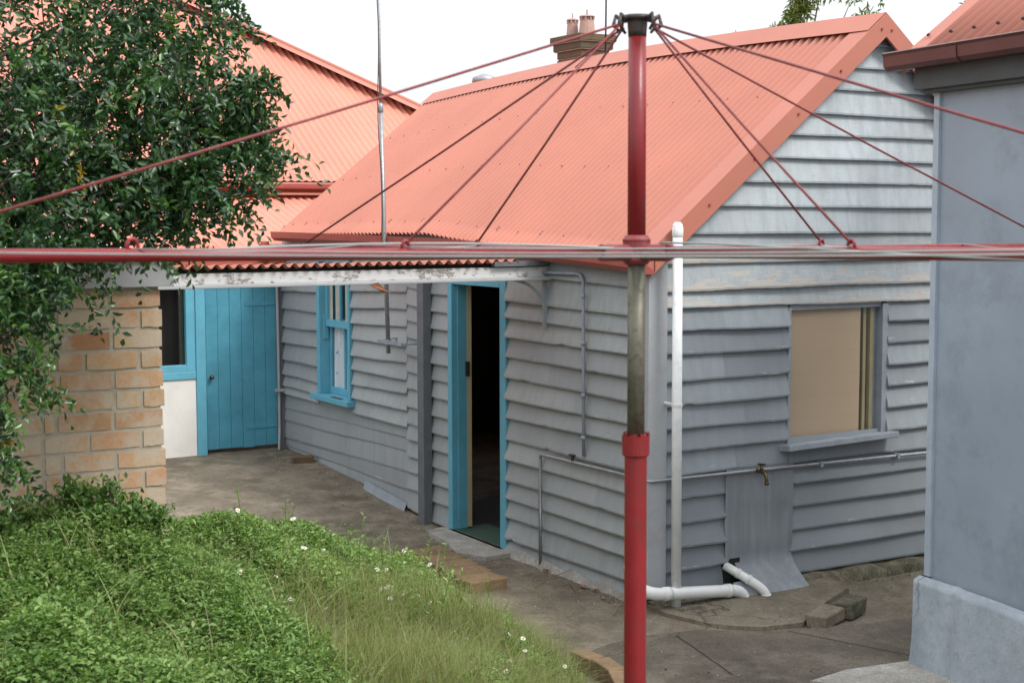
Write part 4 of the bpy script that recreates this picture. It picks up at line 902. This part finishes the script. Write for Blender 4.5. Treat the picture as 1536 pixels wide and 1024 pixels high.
for l, d in DIRS + [(-1,.0),(1,.0)]:
    m.tube([hp(l*.02,d*.02,.636), hp(l*.05,d*.05,.634), hp(l*.062,d*.062,.644)], [.007,.007,.004], 8)
    m.tube([hp(l*.06,d*.06,.64), hp(l*.066,d*.066,.615), hp(l*.05,d*.05,.60)], [.004,.006,.004], 8)
m.build('crown', M['iron'], hh, smooth=True)
ARM = 2.06
for l, d in DIRS:
    m = MB(); m.tube([hp(l*.05,d*.05,-.006), hp(l*ARM,d*ARM,.0)], .0152, 14)
    ao = m.build('arm', M['red_worn'] if d > 0 else M['red'], hh, smooth=True)
    for t in ((.76, 1.466) if l < -.7 else (.76,)):   # line hooks
        m = MB(); k_ = .66 if t > 1 else .5; m.tube([hp(l*(t-.02*k_*math.cos(a_)),d*(t-.02*k_*math.cos(a_)),.010+.036*k_*max(0, math.sin(a_))**.7) for a_ in [math.pi*q/12 for q in range(13)]], .0055*k_**.4, 8); m.build('line_hook', M['red'], ao, smooth=True)
    for t, rr_ in ((.76, .0034), (1.98 if d < 0 or l > 0 else 1.87, .0036)):
        m = MB(); a, b = hp(l*.06, d*.06, .615), hp(l*t, d*t, .02); m.tube([a, a.lerp(b, .5)-Vector((0,0,.004)), b], rr_, 8); m.build('stay', M['red_worn'], hh, smooth=True)
order = [0, 1, 3, 2]
for t, sg in ((.76, .004), (1.466, .010), (2.04, .012)):
    for i in range(4):
        a, b = DIRS[order[i]], DIRS[order[(i+1) % 4]]; m = MB()
        A_, B_ = hp(a[0]*t, a[1]*t, .012), hp(b[0]*t, b[1]*t, .012)
        m.tube([A_.lerp(B_, s/8) - Vector((0,0,sg*4*(s/8)*(1-s/8))) for s in range(9)], .0022, 6); m.build('line_wire', M['wire'], hh, smooth=True)
# loose wire wound along the two near arms
for l, d, ph in ((-.8,-.6,0), (.6,-.8,1.5)):
    m = MB(); pts = []
    for s in range(70):
        t = .1+s*.0285; a_ = ph+t*2.2; pts.append(hp(l*t-d*.0185*math.cos(a_), d*t+l*.0185*math.cos(a_), .0185*math.sin(a_)+.003))
    m.tube(pts, .0032, 6); m.build('wound_wire', M['wire'], hh, smooth=True)

# ------------------------------------------------------------------ plants
def leaves(name, P, D, N, L, W_, mat, parent, tone, fold=.25):
    """P base points, D unit directions, N approximate normals; each leaf two folded faces"""
    S = np.cross(D, N); S /= np.linalg.norm(S, axis=1)[:, None]+1e-9; U = np.cross(S, D)
    L = L[:, None]; W_ = W_[:, None]
    b = P; t = P + D*L - U*L*.12; l = P + D*L*.45 + S*W_*.5 + U*W_*fold; r_ = P + D*L*.45 - S*W_*.5 + U*W_*fold; c2 = P + D*L*.75 + S*W_*.34 + U*W_*fold*.4; c3 = P + D*L*.75 - S*W_*.34 + U*W_*fold*.4
    n = len(P); V = np.stack([b, l, c2, t, c3, r_], 1).reshape(-1, 3); k = np.arange(n)*6
    F = np.concatenate([np.stack([k, k+3, k+2, k+1], 1), np.stack([k, k+5, k+4, k+3], 1)])
    return npmesh(name, V, F, mat, parent, np.concatenate([tone, tone]))
def rdir(n): v = rng.normal(size=(n, 3)); return v/np.linalg.norm(v, axis=1)[:, None]

# --- tree at left
def camp(px, py, d):   # measured crown outline -> metres
    return np.array(CAM + (f + r2*((px-768)/F_PX) - u2*((py-512)/F_PX))*d)
tr = thing('leafy_tree', 'dark glossy leafed tree overhanging the brick shed at the left', 'tree', tuple(plan(-2.75, 5.7, .9)))
blobs = [(-250,90,5.8,.5,22),(-300,300,5.7,.42,16),(-430,150,5.7,.5,20),(-350,-60,5.8,.5,18),(-540,280,5.7,.4,13),(-220,430,5.6,.3,10),(60,-30,6.0,.42,26),(200,-20,6.1,.38,24),(270,15,6.0,.20,12),(40,130,5.8,.36,24),(180,110,6.0,.32,22),(270,110,5.9,.20,14),(-120,60,6.0,.5,20),(-140,260,5.9,.5,20),
         (60,230,5.7,.30,20),(200,215,5.9,.30,22),(285,185,5.9,.21,17),(345,160,5.95,.11,7),(335,215,5.95,.12,7),(20,310,5.6,.26,16),(115,285,5.7,.22,16),(235,262,5.8,.17,12),(305,265,5.85,.14,8),
         (-5,400,5.5,.17,13),(50,345,5.6,.13,8),(-5,500,5.45,.12,9),(185,315,5.7,.08,4),(250,335,5.8,.05,2),(10,590,5.4,.10,6),(-60,480,5.5,.3,14),(275,305,5.8,.07,4),(130,425,5.6,.04,1),(215,372,5.75,.02,1),(0,665,5.4,.07,3),(385,125,5.95,.05,4),(392,175,5.95,.05,4),(385,225,5.95,.05,3),(345,290,5.85,.04,2)]
Ps, Ds, Ns, Ls, Ws, Ts = [], [], [], [], [], []
trunk0 = np.array(plan(-2.75, 5.7, .8)); bra = MB()
bra.tube([tuple(trunk0), tuple(trunk0+np.array([.02,.02,.8])), tuple(trunk0+np.array([.05,.05,1.5])), tuple(trunk0+np.array([.12,.03,2.4]))], [.09,.075,.06,.035], 10)
limb_mb = []
for bx, by, bd, br, ns in blobs:
    c = camp(bx, by, bd); 
    st_ = trunk0 + np.array([.04,.04,min(2.1, max(.5, c[2]-trunk0[2]-.85))]); mid = st_*.45+c*.55 + np.array([rng.normal()*.06,rng.normal()*.06,.06])
    mm_ = MB(); mm_.tube([tuple(st_), tuple(mid), tuple(c)], [.012+.012*br,.008,.003], 7); limb_mb.append(mm_)
    subs = [rdir(1)[0]*br*rng.uniform(.15, 1.0)**.55 for _ in range(max(2, int(ns*.62)))]
    for s in range(int(ns*6.6)):
        o_ = subs[s % len(subs)] + rng.normal(size=3)*min(.075, br*.45)*np.array([1,1,.8])
        if s < len(subs): tb = MB(); tb.tube([tuple(c), tuple(c+subs[s]*.6+np.array([0,0,.02])), tuple(c+subs[s])], [.004,.003,.0015], 5); limb_mb.append(tb)
        p = c + o_; out = o_/(np.linalg.norm(o_)+1e-6)
        dirv = out*.8 + rdir(1)[0]*.7 + np.array([0,0,-.25]); dirv /= np.linalg.norm(dirv)
        nl = rng.integers(9, 17); spray = rng.uniform(.08, .19); young = rng.random() < (.30 if by > 380 else .09); yellow = rng.random() < .003
        t = np.linspace(0, 1, nl); sidev = np.cross(dirv, rdir(1)[0]); sidev /= np.linalg.norm(sidev)
        pos = p + np.outer(t*spray, dirv) + np.outer(-.06*t*t, [0,0,1]); sg = np.where(np.arange(nl) % 2 == 0, 1, -1)
        dd_ = dirv*.55 + sidev*sg[:, None]*.8 + rng.normal(size=(nl, 3))*.5 + np.array([0,0,-.1]); dd_ /= np.linalg.norm(dd_, axis=1)[:, None]
        nn_ = np.cross(dirv, sidev); nn_ = nn_ if nn_[2] > 0 else -nn_
        Ps.append(pos); Ds.append(dd_); Ns.append(np.tile(nn_, (nl, 1)) + rng.normal(size=(nl, 3))*.55); Ls.append(rng.uniform(.026, .048, nl)); Ws.append(rng.uniform(.013, .022, nl))
        Ts.append(np.clip(rng.normal(.82 if young else .4, .05 if young else .2, nl), 0, .93) if not yellow else np.full(nl, .99))
o = leaves('crown', np.concatenate(Ps), np.concatenate(Ds), np.concatenate(Ns), np.concatenate(Ls), np.concatenate(Ws), M['leaf'], tr, np.concatenate(Ts))
bra.build('trunk', M['bark'], tr, smooth=True)
lm, _ = merge([(q, []) for q in limb_mb]); lm.build('branches', M['bark'], tr, smooth=True)

# --- ground cover on the bank
def in_view(P, margin=.4):
    v = P - np.array(CAM); d = v@np.array(f); x = (v@np.array(r2))/d; y = (v@np.array(u2))/d
    return (d > .5) & (np.abs(x) < 768/F_PX+margin) & (np.abs(y) < 512/F_PX+margin)
def sample(n, x0=-6.3, x1=-.95, y0=-4.6, y1=3.3):
    P = np.column_stack([rng.uniform(x0, x1, n), rng.uniform(y0, y1, n)]); s = bed_dist(P)
    return P, s
def clump(P): return .5+.25*np.sin(P[:, 0]*4.3+1.7*np.sin(P[:, 1]*2.1))+.25*np.sin(P[:, 1]*5.2+1.3*np.sin(P[:, 0]*3.7))
NPL = 520
PLC = np.column_stack([rng.uniform(-6.3, -.95, NPL), rng.uniform(-4.6, 2.6, NPL)]); PLR = rng.uniform(.13, .36, NPL); PLH = rng.uniform(.10, .25, NPL)
def mound(P):
    out = np.full(len(P), .075); own = np.zeros(len(P), int)
    for i in range(NPL):
        q = 1 - ((P[:, 0]-PLC[i, 0])**2 + (P[:, 1]-PLC[i, 1])**2)/PLR[i]**2; h = PLH[i]*np.sqrt(np.clip(q, 0, 1)); m = h > out; out[m] = h[m]; own[m] = i
    return out, own
PLT = rng.normal(.0, .07, NPL) + .10*np.clip((PLC[:, 0]+3.4)/1.6, -1, 1)
def camld(P): v = P - np.array([CAM.x, CAM.y]); return v@np.array([RT.x, RT.y]), v@np.array([FW.x, FW.y])
def grassy(P):
    l, d = camld(P); return smooth01((l+1.25+.25*np.sin(P[:, 1]*3))/.7)*smooth01((9.0-d)/1.2)
n0 = 880000
P, s = sample(n0); g_ = grassy(P); cl = clump(P)
keep = (s > -.04) & (rng.random(n0) < (.95 - .62*g_))
l_, d_ = camld(P); keep &= ~((P[:, 1] > YB-.0) & (P[:, 0] < XE))
P, s, g_, cl = P[keep], s[keep], g_[keep], cl[keep]
hgt, own = mound(P); hgt = hgt*(1-.35*g_)*np.clip(.45+s*1.5, .35, 1)
Z = bank_z(P); Z = np.where(Z < 0, .03, Z)
P3 = np.column_stack([P + rng.normal(size=P.shape)*.02, Z + hgt*rng.uniform(0.2, 1.05, len(P))**.45])
vis = in_view(P3); P3, hgt, cl2, g2 = P3[vis], hgt[vis], PLT[own][vis], g_[vis]; n = len(P3)
D = rdir(n); D[:, 2] = np.abs(D[:, 2])*.55 - .05; D /= np.linalg.norm(D, axis=1)[:, None]; N = rng.normal(size=(n, 3))*.45 + np.array([0,0,1.])
big = rng.random(n) < .12
o = leaves('ground_cover', P3, D, N, np.where(big, rng.uniform(.030, .046, n), rng.uniform(.016, .031, n)), np.where(big, rng.uniform(.014, .022, n), rng.uniform(.0075, .0135, n)), M['herb'], None, np.clip(rng.normal(.5, .2, n) + cl2, 0, 1)); struct(o, 'stuff')

# --- grass blades
def blades(name, P3, H, lean, wid, mat, tone, segs=4):
    n = len(P3); a_ = rng.uniform(0, 2*np.pi, n); dirh = np.column_stack([np.cos(a_), np.sin(a_), np.zeros(n)]); side = np.column_stack([-np.sin(a_), np.cos(a_), np.zeros(n)])
    rowsv = []
    for k in range(segs+1):
        t = k/segs; c = P3 + dirh*(lean*t**1.8)[:, None] + np.column_stack([np.zeros(n), np.zeros(n), H*(t - .28*t*t*np.clip(lean/H, 0, 1.5))])
        ww = wid*(1-t)**.7*.5 + .0003; rowsv += [c - side*ww[:, None], c + side*ww[:, None]]
    V = np.stack(rowsv, 1).reshape(-1, 3); w2 = 2*(segs+1); k = np.arange(n)*w2; F = np.concatenate([np.stack([k+2*i, k+2*i+1, k+2*i+3, k+2*i+2], 1) for i in range(segs)])
    return npmesh(name, V, F, mat, None, np.tile(tone, segs))
n0 = 310000
P, s = sample(n0); g_ = grassy(P); keep = (s > .02) & (rng.random(n0) < .10+.90*g_**1.2) & ~((P[:, 1] > YB-.05) & (P[:, 0] < XE)); P, s, g_ = P[keep], s[keep], g_[keep]
P3 = np.column_stack([P, bank_z(P)]); vis = in_view(P3, .4); P3 = P3[vis]; n = len(P3)
H = rng.uniform(.10, .30, n)*(.7+.5*clump(P3[:, :2])); tn = np.clip(rng.normal(.48, .23, n), 0, 1)
struct(blades('grass', P3, H, rng.uniform(.02, .30, n), rng.uniform(.0014, .0036, n), M['grass'], tn), 'stuff')
# taller green tufts
tp = []
for l, d in ((-1.15, 6.1), (-.75, 5.9), (-1.9, 5.6), (-1.5, 5.5), (-2.1, 5.9), (-1.0, 5.6), (-1.7, 6.0), (-.35, 6.7), (-1.05, 10.3), (-.72, 10.0), (-.3, 6.3), (-2.0, 6.3), (-.95, 6.9), (-1.3, 10.6), (-.55, 9.6)):
    c = plan(l, d); tp += [(c.x+rng.normal()*.10, c.y+rng.normal()*.10) for _ in range(22)]
tp = np.array(tp); tp = tp[bed_dist(tp) > .02]; P3 = np.column_stack([tp, bank_z(tp)]); n = len(P3)
struct(blades('grass', P3, rng.uniform(.22, .42, n), rng.uniform(.10, .42, n), rng.uniform(.004, .008, n), M['grass'], np.clip(rng.normal(.95, .08, n), 0, 1), 6), 'stuff')
# upright weed stems along the back edge of the bank
Ps, Ds, Ns = [], [], []; stm = MB()
for k in range(90):
    l = rng.uniform(-2.5, .1); d = rng.uniform(7.5, 11.2); c = plan(l, d); q = np.array([[c.x, c.y]])
    if bed_dist(q)[0] < .03: continue
    z = bank_z(q)[0]; h = rng.uniform(.2, .40); top = np.array([c.x+rng.normal()*.04, c.y+rng.normal()*.04, z+h]); bot = np.array([c.x, c.y, z])
    stm.tube([tuple(bot), tuple(top)], [.0035, .002], 5)
    for t in np.linspace(.35, 1, 14):
        Ps.append(bot+(top-bot)*t); Ds.append(rdir(1)[0]*np.array([1,1,.5])+np.array([0,0,.3])); Ns.append(np.array([0,0,1])+rng.normal(size=3)*.3)
Ps = np.array(Ps); Ds = np.array(Ds); Ds /= np.linalg.norm(Ds, axis=1)[:, None]; n = len(Ps)
wo = leaves('weeds', Ps, Ds, np.array(Ns), rng.uniform(.025, .05, n), rng.uniform(.008, .014, n), M['herb'], None, np.clip(rng.normal(.7, .15, n), 0, 1)); struct(wo, 'stuff')
stm.build('weed_stems', M['herb'], wo)

# --- dark shrub climbing the foot of the brick wall
sh = thing('climbing_shrub', 'dark green shrub sprawling up the foot of the brick wall', 'shrub', (-4.1, -1.4, .9))
Ps, Ds, Ns, Ts = [], [], [], []; stm = MB()
for px_, py_, n_, rad in ((120,770,500,.10),(185,778,420,.09),(60,795,600,.12),(165,735,110,.05),(108,738,150,.05),(215,775,220,.06),(15,795,500,.11),(240,780,160,.05),(150,790,500,.11),(130,755,160,.06)):
    c = np.array(camp(px_, py_, 6.45)); q = c + np.clip(rng.normal(size=(n_, 3)), -1.8, 1.8)*rad*np.array([.65,.65,.6]); q[:, 1] = np.minimum(q[:, 1], YB-.02)
    Ps.append(q); dd_ = rdir(n_)+np.array([0,0,.4]); Ds.append(dd_/np.linalg.norm(dd_, axis=1)[:, None]); Ns.append(rng.normal(size=(n_, 3))*.4+np.array([0,-.4,1])); Ts.append(np.clip(rng.normal(.22, .17, n_), 0, 1))
    for k in range(3): e_ = c+rdir(1)[0]*rad; stm.tube([(c[0]+rng.normal()*.05, min(c[1], YB-.1), 1.0), tuple(c), (e_[0], min(e_[1], YB-.02), e_[2])], [.003,.0025,.0015], 5)
Ps = np.concatenate(Ps); n = len(Ps)
leaves('foliage', Ps, np.concatenate(Ds), np.concatenate(Ns), rng.uniform(.022, .042, n), rng.uniform(.012, .02, n), M['herb'], sh, np.concatenate(Ts)); stm.build('stems', M['bark'], sh)

# --- daisies
dz = MB(); 
for k in range(9):
    t = 2*math.pi*k/9; c_, s_ = math.cos(t), math.sin(t); p_ = Vector((c_, s_, 0)); q_ = Vector((-s_, c_, 0))
    dz.poly([p_*.003, p_*.008+q_*.0028+Vector((0,0,.001)), p_*.0135, p_*.008-q_*.0028+Vector((0,0,.001))])
dz.tube([(0,0,-.12), (.004,0,-.05), (0,0,-.001)], .0011, 5, 2); dz.lathe((0,0,-.001), [(.004,0),(.0042,.002),(.002,.004),(.0005,.0045)], 8, 1)
d0 = dz.build('daisy', [M['petal'], M['yolk'], M['herb']])
spots = []
tries = 0
while len(spots) < 90 and tries < 4000:
    tries += 1; d = rng.uniform(6.3, 10.6); l = rng.uniform(-2.3, .35); c = plan(l, d); q = np.array([[c.x, c.y]])
    if bed_dist(q)[0] < .05 or (rng.random() > smooth01((l+2.6)/1.6)*.9+.1): continue
    hg = float(mound(q)[0][0]); spots.append((c.x, c.y, float(bank_z(q)[0])+hg*(1-.4*float(grassy(q)[0]))+rng.uniform(.0, .035)))
for i, p in enumerate(spots):
    o = d0 if i == 0 else d0.copy()
    if i: COL.objects.link(o)
    o.location = p; o.rotation_euler = (rng.uniform(.1, .8), rng.uniform(-.4, .4), yaw+rng.uniform(-1.2, 1.2)-math.pi/2); s_ = rng.uniform(.9, 1.5); o.scale = (s_, s_, s_)
    tag(o, 'tiny white daisy poking up through the green ground cover', 'daisy', 'daisies in the ground cover')

# --- trees far behind
def far_tree(loc, ztop, clusters, label, tone):
    t_ = thing('gum_tree', label, 'tree', loc); m = MB(); loc = Vector(loc); m.tube([loc, loc+Vector((.1,.1,ztop*.5)), loc+Vector((0,0,ztop*.85))], [.2,.13,.04], 10); m.build('trunk', M['bark'], t_, smooth=True)
    P_, D_, N_, T_ = [], [], [], []; lb = MB()
    for px_, py_, d_, rad, n_ in clusters:
        c = camp(px_, py_, d_); lb.tube([tuple(loc+Vector((0,0,ztop*.6))), tuple((np.array(loc)+np.array([0,0,ztop*.8])+c)/2+np.array([0,0,-.3])), tuple(c)], [.04,.02,.006], 6)
        for s in range(max(1, n_//12)):
            p = c + rdir(1)[0]*rad*rng.uniform(.2, 1)*np.array([1,1,1.3]); dv = np.array([0,0,-1.])*.4 + rdir(1)[0]*.6; q = p + np.outer(np.linspace(0, .25, 12), dv)
            P_.append(q); dd_ = np.tile(dv, (12, 1)) + rng.normal(size=(12, 3))*.5 + np.array([0,0,-.2]); D_.append(dd_/np.linalg.norm(dd_, axis=1)[:, None]); N_.append(rng.normal(size=(12, 3))); T_.append(np.clip(rng.normal(tone, .25, 12), 0, 1))
    n = sum(len(q) for q in P_); leaves('crown', np.concatenate(P_), np.concatenate(D_), np.concatenate(N_), rng.uniform(.09, .16, n), rng.uniform(.02, .035, n), M['gum_leaf'], t_, np.concatenate(T_)); lb.build('branches', M['bark'], t_)
b1 = plan(4.7, 25); far_tree((b1.x, b1.y, -.05), 5.6, [(1185,35,25,.2,420),(1200,10,25,.22,520),(1205,-25,25,.3,600),(1195,-70,25,.5,900),(1172,45,25,.15,150),(1290,25,25.3,.25,60),(1275,5,25,.25,50),(1310,10,25,.2,36),(1240,-60,25,.5,500),(1100,48,25,.12,30)], 'yellow green gum tree showing above the cottage ridge', .6)
b2 = plan(6.6, 20); far_tree((b2.x, b2.y, -.05), 5.8, [(1470,2,20,.12,150),(1480,-20,20,.25,400),(1462,14,20,.07,50),(1500,-60,20,.5,800),(1383,76,20,.05,40)], 'bluish leafed tree showing above the outbuilding roof at the right', .25)
